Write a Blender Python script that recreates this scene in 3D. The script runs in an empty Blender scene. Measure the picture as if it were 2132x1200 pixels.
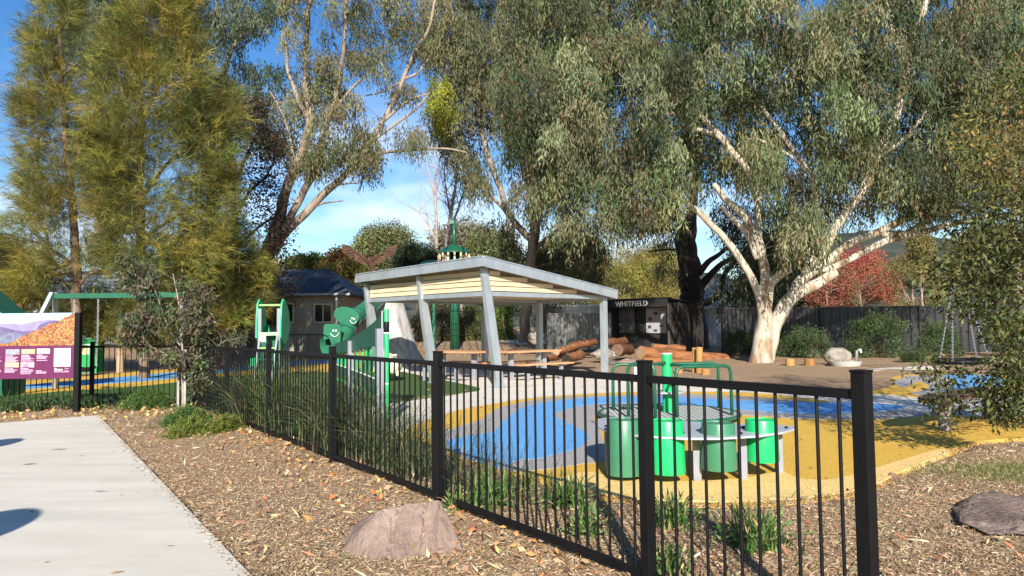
import bpy, bmesh, math, random
import numpy as np
from mathutils import Vector, Matrix, noise
from mathutils.geometry import tessellate_polygon

S = bpy.context.scene
C = S.collection
R = math.radians
rng = np.random.default_rng(7)
random.seed(7)

# ------------------------------------------------------------------ camera
F, EYE = 1500.0, 1.5
PITCH, ROLL = math.atan(80 / 1500.0), -0.011
CM = Matrix.Rotation(math.pi / 2 + PITCH, 3, 'X') @ Matrix.Rotation(ROLL, 3, 'Z')

def ray(px, py):
    return CM @ Vector(((px - 1066) / F, -(py - 600) / F, -1.0))

def at(px, py, Y):                       # world point seen at a photo pixel, at depth Y
    v = ray(px, py)
    t = Y / v.y
    return Vector((v.x * t, Y, EYE + v.z * t))

def gr(px, py, z=0.0):                   # point on the level ground under a photo pixel
    v = ray(px, py)
    t = (z - EYE) / v.z
    return Vector((v.x * t, v.y * t, z))

def sst(a, b, x):
    t = min(1, max(0, (x - a) / (b - a)))
    return t * t * (3 - 2 * t)

def rise(x, y):                          # the park climbs gently at the back
    return 0.6 * sst(34, 47, y) * (1 - sst(7, 12, x))

cam = bpy.data.cameras.new('camera')
camo = bpy.data.objects.new('camera', cam)
C.objects.link(camo)
camo.location = (0, 0, EYE)
camo.rotation_mode = 'QUATERNION'
camo.rotation_quaternion = CM.to_quaternion()
cam.sensor_width = 36
cam.lens = F / 2132 * 36
cam.clip_end = 5000
cam.clip_start = 0.05
S.camera = camo

# ------------------------------------------------------------------ materials
def lin(r, g, b):
    f = lambda c: (c / 255 / 12.92) if c / 255 < .04045 else ((c / 255 + .055) / 1.055) ** 2.4
    return (f(r), f(g), f(b))

class NT:
    def __init__(s, name):
        s.m = bpy.data.materials.new(name)
        s.m.use_nodes = True
        s.t = s.m.node_tree
        s.b = s.t.nodes['Principled BSDF']
        s.out = s.t.nodes['Material Output']
    def n(s, t, **k):
        x = s.t.nodes.new(t)
        for a, v in k.items():
            if a in x.inputs.keys() and not hasattr(type(x), a):
                x.inputs[a].default_value = v
            else:
                setattr(x, a, v)
        return x
    def l(s, a, b):
        s.t.links.new(a, b)
    def coord(s, scale=(1, 1, 1)):
        c = s.n('ShaderNodeTexCoord')
        m = s.n('ShaderNodeMapping')
        m.inputs['Scale'].default_value = scale
        s.l(c.outputs['Object'], m.inputs['Vector'])
        return m.outputs[0]
    def noise(s, vec, scale, detail=4, rough=.6):
        x = s.n('ShaderNodeTexNoise')
        x.inputs['Scale'].default_value = scale
        x.inputs['Detail'].default_value = detail
        x.inputs['Roughness'].default_value = rough
        s.l(vec, x.inputs['Vector'])
        return x
    def ramp(s, fac, stops, interp='LINEAR'):
        r = s.n('ShaderNodeValToRGB')
        r.color_ramp.interpolation = interp
        e = r.color_ramp.elements
        while len(e) < len(stops):
            e.new(.5)
        for i, (p, c) in enumerate(stops):
            e[i].position = p
            e[i].color = (*c, 1) if not isinstance(c, (int, float)) else (c, c, c, 1)
        s.l(fac, r.inputs[0])
        return r.outputs[0]
    def mix(s, fac, a, b, mode='MIX'):
        x = s.n('ShaderNodeMix')
        x.data_type = 'RGBA'
        x.blend_type = mode
        for sock, v in ((x.inputs[0], fac), (x.inputs[6], a), (x.inputs[7], b)):
            if isinstance(v, (int, float)):
                sock.default_value = v
            elif isinstance(v, tuple):
                sock.default_value = (*v, 1)
            else:
                s.l(v, sock)
        return x.outputs[2]
    def bump(s, h, strength=.4, dist=.01):
        b = s.n('ShaderNodeBump')
        b.inputs['Strength'].default_value = strength
        b.inputs['Distance'].default_value = dist
        s.l(h, b.inputs['Height'])
        s.l(b.outputs[0], s.b.inputs['Normal'])

def mat(name, c1, c2=None, rough=.6, scale=6, bump=0, bscale=None, metal=0, stretch=(1, 1, 1), spec=.5, detail=5):
    if c2 is None:
        c2 = tuple(x * .78 for x in c1)
    t = NT(name)
    v = t.coord(stretch)
    n = t.noise(v, scale, detail)
    t.l(t.ramp(n.outputs[0], [(.3, c2), (.68, c1)]), t.b.inputs['Base Color'])
    t.b.inputs['Roughness'].default_value = rough
    t.b.inputs['Metallic'].default_value = metal
    t.b.inputs['Specular IOR Level'].default_value = spec
    n3 = t.noise(v, scale * 3.1, 3)
    t.l(t.ramp(n3.outputs[0], [(.2, min(1, rough * .8)), (.8, min(1, rough * 1.25))]), t.b.inputs['Roughness'])
    if bump:
        n2 = t.noise(v, bscale or scale * 4, 5)
        t.bump(n2.outputs[0], bump, .02)
    return t.m

def rubber(name, c):
    t = NT(name)
    v = t.coord()
    vo = t.n('ShaderNodeTexVoronoi')
    vo.inputs['Scale'].default_value = 130
    t.l(v, vo.inputs['Vector'])
    sep = t.n('ShaderNodeSeparateColor')
    t.l(vo.outputs['Color'], sep.inputs[0])
    g = t.ramp(sep.outputs[0], [(0, tuple(x * .62 for x in c)), (.5, c), (1, tuple(min(1, x * 1.3 + .015) for x in c))])
    n = t.noise(v, .9, 5)
    g2 = t.mix(t.ramp(n.outputs[0], [(.35, 0.0), (.75, .35)]), g, tuple(x * .7 + .02 for x in c))
    n5 = t.noise(v, 3.4, 8, .7)               # scuffs and trodden-in dirt
    g2 = t.mix(t.ramp(n5.outputs[0], [(.56, 0.0), (.72, .38)]), g2, (.22, .17, .11))
    n6 = t.noise(v, 26, 3, .6)
    g2 = t.mix(t.ramp(n6.outputs[0], [(.66, 0.0), (.74, .45)]), g2, tuple(x * .5 + .03 for x in c))
    t.l(g2, t.b.inputs['Base Color'])
    t.b.inputs['Roughness'].default_value = .85
    t.b.inputs['Specular IOR Level'].default_value = .25
    t.bump(vo.outputs['Distance'], .5, .006)
    return t.m

def leaf_mat(name, trans=.3, rough=.55):
    t = NT(name)
    a = t.n('ShaderNodeAttribute')
    a.attribute_name = 'Col'
    t.l(a.outputs['Color'], t.b.inputs['Base Color'])
    t.b.inputs['Roughness'].default_value = rough
    t.b.inputs['Specular IOR Level'].default_value = .2
    tr = t.n('ShaderNodeBsdfTranslucent')
    t.l(t.mix(1.0, a.outputs['Color'], (1.15, 1.1, .6), 'MULTIPLY'), tr.inputs['Color'])
    ms = t.n('ShaderNodeMixShader')
    ms.inputs[0].default_value = trans
    t.l(t.b.outputs[0], ms.inputs[1])
    t.l(tr.outputs[0], ms.inputs[2])
    t.l(ms.outputs[0], t.out.inputs['Surface'])
    return t.m

def bark(name, stops, scale=2.2, stretch=(1, 1, .22), bump=.5, rough=.75):
    t = NT(name)
    v = t.coord(stretch)
    n = t.noise(v, scale, 8, .62)
    col = t.ramp(n.outputs[0], stops)
    n2 = t.noise(v, scale * 7, 5)
    col = t.mix(t.ramp(n2.outputs[0], [(.35, 0.0), (.7, .4)]), col, tuple(x * .55 for x in stops[len(stops) // 2][1]))
    t.l(col, t.b.inputs['Base Color'])
    t.b.inputs['Roughness'].default_value = rough
    t.b.inputs['Specular IOR Level'].default_value = .25
    t.bump(n2.outputs[0], bump, .03)
    return t.m

# ------------------------------------------------------------------ mesh builder
class MB:
    def __init__(s):
        s.v = []; s.f = []
    def add(s, vs, fs):
        o = len(s.v)
        s.v += [tuple(p) for p in vs]
        s.f += [tuple(i + o for i in q) for q in fs]
        return s
    def box(s, c, d, rot=None):
        x, y, z = d[0] / 2, d[1] / 2, d[2] / 2
        vs = [Vector((a * x, b * y, e * z)) for a in (-1, 1) for b in (-1, 1) for e in (-1, 1)]
        if rot is not None:
            vs = [rot @ q for q in vs]
        c = Vector(c)
        return s.add([q + c for q in vs], [(0, 1, 3, 2), (4, 6, 7, 5), (0, 4, 5, 1), (2, 3, 7, 6), (0, 2, 6, 4), (1, 5, 7, 3)])
    def beam(s, p, q, w, h, up=(0, 0, 1)):
        p, q = Vector(p), Vector(q)
        d = (q - p)
        L = d.length
        d.normalize()
        x = d.cross(Vector(up))
        if x.length < 1e-4:
            x = d.cross(Vector((0, 1, 0)))
        x.normalize()
        z = x.cross(d)
        return s.box((p + q) / 2, (w, L, h), Matrix((x, d, z)).transposed())
    def tube(s, pts, rad, n=8, cap=True):
        pts = [Vector(p) for p in pts]
        if not hasattr(rad, '__len__'):
            rad = [rad] * len(pts)
        d0 = (pts[1] - pts[0]).normalized()
        x = d0.cross(Vector((0, 0, 1)))
        if x.length < .05:
            x = d0.cross(Vector((0, 1, 0)))
        x.normalize()
        vs = []
        for i, p in enumerate(pts):
            d = (pts[min(i + 1, len(pts) - 1)] - pts[max(i - 1, 0)])
            if d.length < 1e-9:
                d = d0.copy()
            d.normalize()
            x = (x - d * x.dot(d)).normalized()
            y = d.cross(x)
            for k in range(n):
                a = 2 * math.pi * k / n
                vs.append(p + (x * math.cos(a) + y * math.sin(a)) * rad[i])
        fs = []
        for i in range(len(pts) - 1):
            for k in range(n):
                a, b = i * n + k, i * n + (k + 1) % n
                fs.append((a, b, b + n, a + n))
        if cap:
            fs.append(tuple(range(n))[::-1])
            fs.append(tuple(range((len(pts) - 1) * n, len(pts) * n)))
        return s.add(vs, fs)
    def lathe(s, prof, n=24, c=(0, 0, 0)):
        c = Vector(c)
        vs = []
        for r, z in prof:
            for k in range(n):
                a = 2 * math.pi * k / n
                vs.append(c + Vector((r * math.cos(a), r * math.sin(a), z)))
        fs = []
        for i in range(len(prof) - 1):
            for k in range(n):
                a, b = i * n + k, i * n + (k + 1) % n
                fs.append((a, b, b + n, a + n))
        fs.append(tuple(range(n))[::-1])
        fs.append(tuple(range((len(prof) - 1) * n, len(prof) * n)))
        return s.add(vs, fs)
    def prism(s, poly, o, ux, uy, th):   # polygon in the frame (o, ux, uy), thickened by th along ux x uy
        o, ux, uy = Vector(o), Vector(ux).normalized(), Vector(uy).normalized()
        nn = ux.cross(uy) * th
        a = [o + ux * p[0] + uy * p[1] for p in poly]
        n = len(a)
        tri = tessellate_polygon([[Vector((p[0], p[1], 0)) for p in poly]])
        def orient(t):
            (x0, y0), (x1, y1), (x2, y2) = [poly[i] for i in t]
            return t if (x1 - x0) * (y2 - y0) - (x2 - x0) * (y1 - y0) > 0 else (t[0], t[2], t[1])
        tri = [orient(t) for t in tri]
        area = sum(poly[i][0] * poly[(i + 1) % n][1] - poly[(i + 1) % n][0] * poly[i][1] for i in range(n))
        fs = [tuple(i + n for i in t) for t in tri] + [tuple(t[::-1]) for t in tri]
        for i in range(n):
            j = (i + 1) % n
            fs.append((i, j, j + n, i + n) if area > 0 else (j, i, i + n, j + n))
        return s.add(a + [p + nn for p in a], fs)
    def blob(s, c, r, seed=0, amp=.15, freq=1.5, sub=3, flat=None):
        bm = bmesh.new()
        bmesh.ops.create_icosphere(bm, subdivisions=sub, radius=1)
        vs = []
        for q in bm.verts:
            d = q.co.normalized()
            k = 1 + amp * noise.fractal(d * freq + Vector((seed * 7.3, seed * 1.7, 0)), 1.0, 2.0, 4)
            p = Vector((d.x * r[0] * k, d.y * r[1] * k, d.z * r[2] * k))
            if flat is not None and p.z < flat:
                p.z = flat
            vs.append(p + Vector(c))
        fs = [tuple(w.index for w in f.verts) for f in bm.faces]
        bm.free()
        return s.add(vs, fs)
    def build(s, name, m, parent=None, smooth=False, bevel=0):
        me = bpy.data.meshes.new(name)
        me.from_pydata(s.v, [], s.f)
        me.materials.append(m)
        if smooth:
            me.polygons.foreach_set('use_smooth', [True] * len(me.polygons))
        o = bpy.data.objects.new(name, me)
        C.objects.link(o)
        if bevel:
            b = o.modifiers.new('bevel', 'BEVEL')
            b.width = bevel
            b.segments = 2
            b.limit_method = 'ANGLE'
        if smooth == 'auto':
            me.set_sharp_from_angle(angle=R(40))
        if parent:
            put(o, parent)
        return o

def put(o, parent):                      # parent keeps the part where its vertices are
    o.parent = parent
    o.matrix_parent_inverse = Matrix.Translation(-parent.location)   # parts themselves sit at the origin of their thing's frame

def tag(o, label, cat, group=None, kind=None):
    o['label'] = label
    o['category'] = cat
    if group: o['group'] = group
    if kind: o['kind'] = kind
    return o

def thing(name, label, cat, loc=(0, 0, 0), group=None):
    o = bpy.data.objects.new(name, None)
    C.objects.link(o)
    o.empty_display_size = .2
    o.location = loc
    return tag(o, label, cat, group)

def struct(name, mb, m, kind='structure', **k):
    o = mb.build(name, m, **k)
    o['kind'] = kind
    return o

def copy_tree(o, parent=None):
    c = o.copy()
    C.objects.link(c)
    if parent: c.parent = parent
    for ch in o.children:
        copy_tree(ch, c)
    return c

def dup(root, loc, rotz=0, scale=1, label=None):
    c = copy_tree(root)
    c.location = loc
    c.rotation_euler = (0, 0, rotz)
    c.scale = (scale,) * 3 if not hasattr(scale, '__len__') else scale
    if label: c['label'] = label
    return c

def text_mesh(name, txt, size, origin, ux, uy, depth, m, parent, align='CENTER', wscale=1.0):
    cu = bpy.data.curves.new(name, 'FONT')
    cu.body = txt
    cu.size = size
    cu.align_x = align
    cu.extrude = depth
    cu.offset = size * .016
    cu.space_character = 1.1
    tmp = bpy.data.objects.new(name, cu)
    C.objects.link(tmp)
    dg = bpy.context.evaluated_depsgraph_get()
    me0 = tmp.evaluated_get(dg).to_mesh()
    ux, uy = Vector(ux).normalized(), Vector(uy).normalized()
    nn = ux.cross(uy)
    mb = MB()
    mb.add([Vector(origin) + ux * v.co.x * wscale + uy * v.co.y + nn * v.co.z for v in me0.vertices], [tuple(p.vertices) for p in me0.polygons])
    tmp.evaluated_get(dg).to_mesh_clear()
    bpy.data.objects.remove(tmp)
    bpy.data.curves.remove(cu)
    return mb.build(name, m, parent)

def catmull(P, n=6):
    P = [np.array(p, float) for p in P]
    out = []
    for i in range(len(P) - 1):
        p0, p1, p2, p3 = P[max(i - 1, 0)], P[i], P[i + 1], P[min(i + 2, len(P) - 1)]
        for k in range(n):
            t = k / n
            out.append(.5 * ((2 * p1) + (-p0 + p2) * t + (2 * p0 - 5 * p1 + 4 * p2 - p3) * t * t + (-p0 + 3 * p1 - 3 * p2 + p3) * t ** 3))
    out.append(P[-1])
    return out

# ------------------------------------------------------------------ foliage
def leaf_object(name, P, D, L, W, col, m, parent=None, rg=rng, fold=True):
    """every leaf a small four-cornered blade along D; colour varies leaf by leaf"""
    N = len(P)
    D = D / np.linalg.norm(D, axis=1, keepdims=True)
    q = rg.normal(size=(N, 3))
    q -= D * (q * D).sum(1, keepdims=True)
    q /= np.linalg.norm(q, axis=1, keepdims=True) + 1e-9
    V = np.empty((N, 4, 3), np.float32)
    V[:, 0] = P
    mid = P + D * (L * .45)[:, None]
    V[:, 1] = mid + q * (W * .5)[:, None]
    V[:, 2] = P + D * L[:, None]
    V[:, 3] = mid - q * (W * .5)[:, None]
    me = bpy.data.meshes.new(name)
    me.vertices.add(4 * N)
    me.vertices.foreach_set('co', V.ravel())
    me.loops.add(4 * N)
    me.loops.foreach_set('vertex_index', np.arange(4 * N, dtype=np.int32))
    me.polygons.add(N)
    me.polygons.foreach_set('loop_start', np.arange(0, 4 * N, 4, dtype=np.int32))
    me.update(calc_edges=True)
    a = me.color_attributes.new('Col', 'FLOAT_COLOR', 'POINT')
    cc = np.ones((N, 4, 4), np.float32)
    cc[:, :, :3] = col[:, None, :]
    a.data.foreach_set('color', cc.ravel())
    me.materials.append(m)
    o = bpy.data.objects.new(name, me)
    C.objects.link(o)
    if parent: put(o, parent)
    return o

def in_poly(x, y, poly):
    poly = np.array(poly, float)
    r = np.zeros(len(x), bool)
    j = len(poly) - 1
    for i in range(len(poly)):
        xi, yi = poly[i]; xj, yj = poly[j]
        c = ((yi > y) != (yj > y)) & (x < (xj - xi) * (y - yi) / (yj - yi + 1e-12) + xi)
        r ^= c
        j = i
    return r

def palette(cols, n, rg, jit=.18, w=None):
    cols = np.array(cols)
    c = cols[rg.choice(len(cols), n, p=w)]
    return np.clip(c * (1 + rg.normal(size=(n, 1)) * jit) * (1 + rg.normal(size=(n, 3)) * .06), .004, 1)

def clump_centres(poly, Y, D, n, rg, freq=.35, thr=0.0, holes=(), sq=1.0, md=0.0):
    """clump positions in the crown volume: outline projected at distance Y, depth D either side, thinned by 3-D noise"""
    poly = np.array(poly, float)
    lo, hi = poly.min(0), poly.max(0)
    out = []
    tries = 0
    while len(out) < n and tries < 60:
        tries += 1
        k = n * 3
        x = rg.uniform(lo[0], hi[0], k); y = rg.uniform(lo[1], hi[1], k)
        ok = in_poly(x, y, poly)
        for h in holes:
            ok &= ~in_poly(x, y, h)
        d = rg.uniform(-1, 1, k)
        for a, b, e in zip(x[ok], y[ok], d[ok]):
            p2 = at(a, b, Y + e * D)
            if noise.fractal(p2 * freq, 1.0, 2.0, 3) * sq > thr and not (md and any((p2 - o_).length_squared < md * md for o_ in out)):
                out.append(p2)
                if len(out) >= n: break
    return np.array([tuple(p) for p in out])

def gum_leaves(cc, rg, cols, w=None, R0=.6, strands=13, per=7, sl=.9, L=.2, W=.032, tintj=.2, rust=.0):
    n = len(cc)
    rad = R0 * rg.uniform(.6, 1.3, n)
    tint = palette(cols, n, rg, tintj, w)
    ns = n * strands
    ci = np.repeat(np.arange(n), strands)
    u = rg.normal(size=(ns, 3)); u[:, 2] = np.abs(u[:, 2]) * .8
    u /= np.linalg.norm(u, axis=1, keepdims=True)
    st = cc[ci] + u * (rad[ci] * rg.uniform(.25, 1, ns) ** .5)[:, None]
    slen = sl * rg.uniform(.4, 1.25, ns)
    out = u.copy(); out[:, 2] = 0
    N = ns * per
    si = np.repeat(np.arange(ns), per)
    t = np.tile(np.linspace(0, 1, per), ns) + rg.uniform(-.08, .08, N)
    P = st[si] + out[si] * (t * .18)[:, None] + rg.normal(size=(N, 3)) * .05
    P[:, 2] -= t * slen[si]
    D = rg.normal(size=(N, 3)) * .42
    D[:, 2] -= 1.0
    col = tint[ci[si]] * (1 + rg.normal(size=(N, 1)) * .2)
    col = col * (1 + rg.normal(size=(N, 3)) * .05)
    rc = rg.uniform(0, 1, n) ** 2.5 * rust * 4          # some sprays carry rusty dying tips
    red = rg.uniform(0, 1, N) < rc[ci[si]]
    col[red] = np.array((.21, .12, .065)) * (1 + rg.normal(size=(int(red.sum()), 1)) * .2)
    return P, D, L * rg.uniform(.6, 1.3, N), W * rg.uniform(.7, 1.3, N), np.clip(col, .005, 1)

def needle_leaves(cc, axis, rg, cols, w=None, R0=.55, tufts=8, per=15, L=.34, W=.014, droop=.15, tintj=.2):
    """feathery sprays that fan outward from the trunk line"""
    n = len(cc)
    tint = palette(cols, n, rg, tintj, w)
    outd = cc - axis(cc)
    outd /= np.linalg.norm(outd, axis=1, keepdims=True) + 1e-6
    ns = n * tufts
    ci = np.repeat(np.arange(n), tufts)
    o = cc[ci] + rg.normal(size=(ns, 3)) * R0 * .5
    td = outd[ci] * .75 + rg.normal(size=(ns, 3)) * .5
    td[:, 2] += .35
    td /= np.linalg.norm(td, axis=1, keepdims=True)
    N = ns * per
    si = np.repeat(np.arange(ns), per)
    t = rg.uniform(0, 1, N)
    P = o[si] + td[si] * (t * .45)[:, None]
    D = td[si] * 1.0 + rg.normal(size=(N, 3)) * .36
    D[:, 2] -= droop + .3 * t
    col = tint[ci[si]] * (1 + rg.normal(size=(N, 1)) * .18)
    return P, D, L * rg.uniform(.6, 1.3, N), W * rg.uniform(.8, 1.3, N), np.clip(col, .005, 1)

def broad_leaves(cc, rg, cols, w=None, R0=.5, per=60, L=.1, W=.06, down=.3, tintj=.2, squash=.8):
    n = len(cc)
    tint = palette(cols, n, rg, tintj, w)
    N = n * per
    ci = np.repeat(np.arange(n), per)
    u = rg.normal(size=(N, 3))
    u /= np.linalg.norm(u, axis=1, keepdims=True)
    u[:, 2] *= squash
    P = cc[ci] + u * (R0 * rg.uniform(.15, 1, N) ** .5)[:, None]
    D = u * .6 + rg.normal(size=(N, 3)) * .7
    D[:, 2] -= down
    col = tint[ci] * (1 + rg.normal(size=(N, 1)) * .22) * (1 + rg.normal(size=(N, 3)) * .06)
    return P, D, L * rg.uniform(.6, 1.3, N), W * rg.uniform(.7, 1.3, N), np.clip(col, .005, 1)

def limb_points(pts, Y):
    """photo polyline (px, py, half width in px[, depth offset]) -> smooth world curve and radii"""
    w = []
    for q in pts:
        y = Y + (q[3] if len(q) > 3 else 0)
        p = at(q[0], q[1], y)
        w.append((p.x, p.y, p.z, q[2] * y / F))
    c = catmull(w, 6)
    return [Vector(q[:3]) for q in c], [max(.004, q[3]) for q in c]

def wobble(P, amp, seed):
    return [p + Vector((noise.noise(p * 1.3 + Vector((seed, 0, 0))), noise.noise(p * 1.3 + Vector((0, seed, 5))), 0)) * amp for p in P]

def make_tree(name, label, cat, Y, limbs, bark_m, crown=None, leaf_m=None, twig=(0, .02), group=None, n_side=9, stub=(), trunk_name='trunk', crown_name='crown', seed=1):
    """limbs: list of photo polylines; crown: leaf arrays (P, D, L, W, col); twig: (how many, radius) fine branches that run out to clumps"""
    allp = []
    mb = MB()
    base = None
    for i, l in enumerate(limbs):
        P, r = limb_points(l, Y)
        P = wobble(P, .05 + r[0] * .15, seed + i)
        if base is None:
            base = P[0]
            rise0 = P[0].z
        n = n_side if r[0] > .06 else 6
        # slightly fluted, uneven section
        o = len(mb.v)
        mb.tube(P, r, n)
        allp += [(p, q) for p, q in zip(P, r)]
    root = thing(name, label, cat, (base.x, base.y, base.z), group)
    cc = crown[1] if crown else None
    if crown is not None and twig[0]:
        A = np.array([tuple(p) for p, _ in allp])
        idx = rng.permutation(len(cc))[:twig[0]]
        used = {}
        for k in idx:
            c = cc[k]
            d = np.linalg.norm(A - c, axis=1) + np.maximum(0, A[:, 2] - c[2]) * 1.5
            j = int(d.argmin())
            a, b = Vector(A[j]), Vector(c)
            if (b - a).length > 3.6 or used.get(j, 0) > 2: continue
            used[j] = used.get(j, 0) + 1
            m1 = a.lerp(b, .4) + Vector(rng.normal(size=3)) * .15 * (b - a).length * .4 + Vector((0, 0, .08 * (b - a).length))
            q = catmull([a, m1, b], 4)
            r0 = min(allp[j][1] * .7, twig[1] * (1 + (b - a).length * .35))
            mb.tube([Vector(x) for x in q], [r0 * (1 - .8 * t / (len(q) - 1)) for t in range(len(q))], 5, False)
    mb.build(trunk_name, bark_m, root, smooth=True)
    if crown is not None:
        leaf_object(crown_name, *crown[0], leaf_m, root)
    return root

def cat_leaves(*a):
    return tuple(np.concatenate([q[i] for q in a]) for i in range(5))
# ------------------------------------------------------------------ palette of materials
t = NT('footpath_concrete')
v = t.coord((.35, 2.2, 1))
col = t.ramp(t.noise(v, 1.6, 7, .6).outputs[0], [(.3, (.54, .49, .40)), (.65, (.635, .585, .485))])
v1 = t.coord()
col = t.mix(t.ramp(t.noise(v1, 1.1, 6, .65).outputs[0], [(.5, 0.0), (.75, .30)]), col, (.40, .36, .29))
col = t.mix(t.ramp(t.noise(v1, 34, 2, .5).outputs[0], [(.70, 0.0), (.76, .55)]), col, (.27, .23, .18))
t.l(col, t.b.inputs['Base Color'])
t.b.inputs['Roughness'].default_value = .85
bz_ = t.noise(t.coord((6, 190, 1)), 1.0, 3)
t.bump(bz_.outputs[0], .25, .01)
m_conc = t.m
m_plaza = mat('pale_concrete', (.68, .62, .52), (.57, .51, .42), .85, .8, .2, 50)
m_yellow = rubber('yellow_rubber', (.64, .385, .055))
m_pale = rubber('pale_yellow_rubber', (.78, .53, .19))
m_grey = rubber('grey_rubber', (.35, .33, .315))
m_blue = rubber('blue_rubber', (.12, .35, .66))
m_turf = mat('green_turf', (.085, .15, .042), (.06, .112, .032), .95, 45, .8, 160, spec=.1)
m_black = mat('black_powder_coat', (.0065, .0065, .007), (.0045, .0045, .005), .5, 14, .04, 120, spec=.18)
m_galv = mat('galvanised_steel', (.46, .50, .52), (.34, .38, .40), .42, 3.5, .05, 40, metal=.55, stretch=(1, 1, .5))
m_roofsheet = mat('roof_sheet', (.40, .41, .40), (.33, .34, .34), .5, 2)
m_slat = mat('pale_timber_slat', (.68, .54, .35), (.55, .42, .26), .65, 3, .15, 40, stretch=(.4, .4, 3))
m_ply = mat('ceiling_ply', (.42, .34, .24), (.33, .26, .18), .7, 2)
m_table = mat('orange_timber', (.56, .30, .15), (.43, .21, .10), .6, 4, .2, 40, stretch=(.5, 2.5, 2.5))
m_legs = mat('grey_paint', (.25, .255, .285), (.21, .215, .24), .5, 5)
m_dkgreen = mat('dark_green_paint', (.012, .105, .055), (.009, .08, .042), .38, 5)
m_teal = mat('deep_green_panel', (.011, .088, .062), (.009, .072, .05), .42, 3)
m_drum = mat('muted_green_plastic', (.05, .20, .105), (.042, .165, .085), .38, 4)
m_bright = mat('bright_green_plastic', (.012, .44, .13), (.01, .37, .105), .36, 4)
m_mint = mat('mint_green_plastic', (.03, .45, .20), (.025, .38, .17), .36, 4)
m_plate = mat('grey_tabletop', (.40, .42, .45), (.35, .37, .40), .4, 3)
m_deck = mat('chequer_plate', (.34, .345, .34), (.20, .205, .20), .45, 30, .3, 40, metal=.3)
m_white = mat('white_print', (.80, .80, .78), (.74, .74, .73), .5, 5)
m_steel = mat('bright_chain', (.6, .6, .6), (.45, .45, .46), .3, 10, metal=.8)
m_purple = mat('purple_print', (.115, .013, .07), (.10, .011, .06), .4, 2)
m_textw = mat('printed_text', (.74, .60, .70), (.62, .45, .58), .5, 30)
m_log = bark('log_timber', [(.3, (.07, .026, .013)), (.45, (.23, .09, .036)), (.6, (.33, .14, .055)), (.75, (.42, .22, .10))], 2.6, (.5, 1.6, 2.4), .8)
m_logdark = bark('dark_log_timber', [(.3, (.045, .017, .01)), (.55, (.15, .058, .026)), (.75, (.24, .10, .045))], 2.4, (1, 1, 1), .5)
m_cut = mat('cut_log_end', (.45, .29, .15), (.27, .16, .085), .8, 9, .3)
m_postw = bark('yellow_post_timber', [(.3, (.20, .095, .03)), (.5, (.37, .19, .06)), (.75, (.50, .31, .13))], 3, (1.4, 1.4, .25), .4)
m_gum = bark('smooth_gum_bark', [(.30, (.10, .05, .028)), (.40, (.27, .17, .09)), (.46, (.42, .37, .29)), (.55, (.53, .47, .36)), (.63, (.30, .255, .205)), (.74, (.55, .39, .20))], 1.5, (1, 1, .28), .5)
m_gum2 = bark('mottled_gum_bark', [(.28, (.05, .036, .028)), (.42, (.16, .12, .09)), (.54, (.33, .265, .205)), (.64, (.22, .175, .135)), (.76, (.40, .33, .26))], 1.6, (1, 1, .3), .5)
m_dark = bark('dark_bark', [(.3, (.02, .014, .011)), (.55, (.065, .043, .031)), (.75, (.12, .085, .062))], 2.4, (1, 1, .2), .9)
m_she = bark('sheoak_bark', [(.3, (.07, .045, .03)), (.55, (.19, .125, .08)), (.75, (.32, .24, .16))], 2.8, (1, 1, .2), .9)
m_bare = bark('bare_branch', [(.3, (.25, .19, .16)), (.6, (.42, .34, .30))], 3)
m_rock = bark('pink_rock', [(.26, (.15, .10, .08)), (.42, (.24, .168, .132)), (.58, (.315, .228, .178)), (.68, (.37, .285, .225)), (.8, (.46, .38, .31))], 3.2, (1.6, .5, .6), .9)
m_rock2 = bark('grey_rock', [(.26, (.14, .12, .10)), (.5, (.30, .26, .21)), (.75, (.42, .37, .30))], 3, (1, 1, 1), .8)
m_leaf = leaf_mat('foliage', .28)
m_leaf_thin = leaf_mat('fine_foliage', .35, .6)
m_litter = leaf_mat('litter', .08, .75)

# ------------------------------------------------------------------ ground
def closed(pts, n=5):
    P = [np.array(p) for p in pts]
    k = len(P)
    out = []
    for i in range(k):
        p0, p1, p2, p3 = P[i - 1], P[i], P[(i + 1) % k], P[(i + 2) % k]
        for j in range(n):
            t = j / n
            out.append(.5 * ((2 * p1) + (-p0 + p2) * t + (2 * p0 - 5 * p1 + 4 * p2 - p3) * t * t + (-p0 + 3 * p1 - 3 * p2 + p3) * t ** 3))
    return out

HARD = []
def sheet(name, px, z, m, th=.05, smooth=True, hard=False):
    P = [tuple(gr(*q))[:2] for q in px]
    if smooth:
        P = [tuple(q) for q in closed(P)]
    mb = MB()
    # skirt + top, following the slight climb at the back
    o = mb.prism(P, (0, 0, z - th), (1, 0, 0), (0, 1, 0), th)
    o.v = [(x, y, w + rise(x, y)) for x, y, w in o.v]
    if hard: HARD.append(np.array(P))
    return struct(name, o, m)

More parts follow.
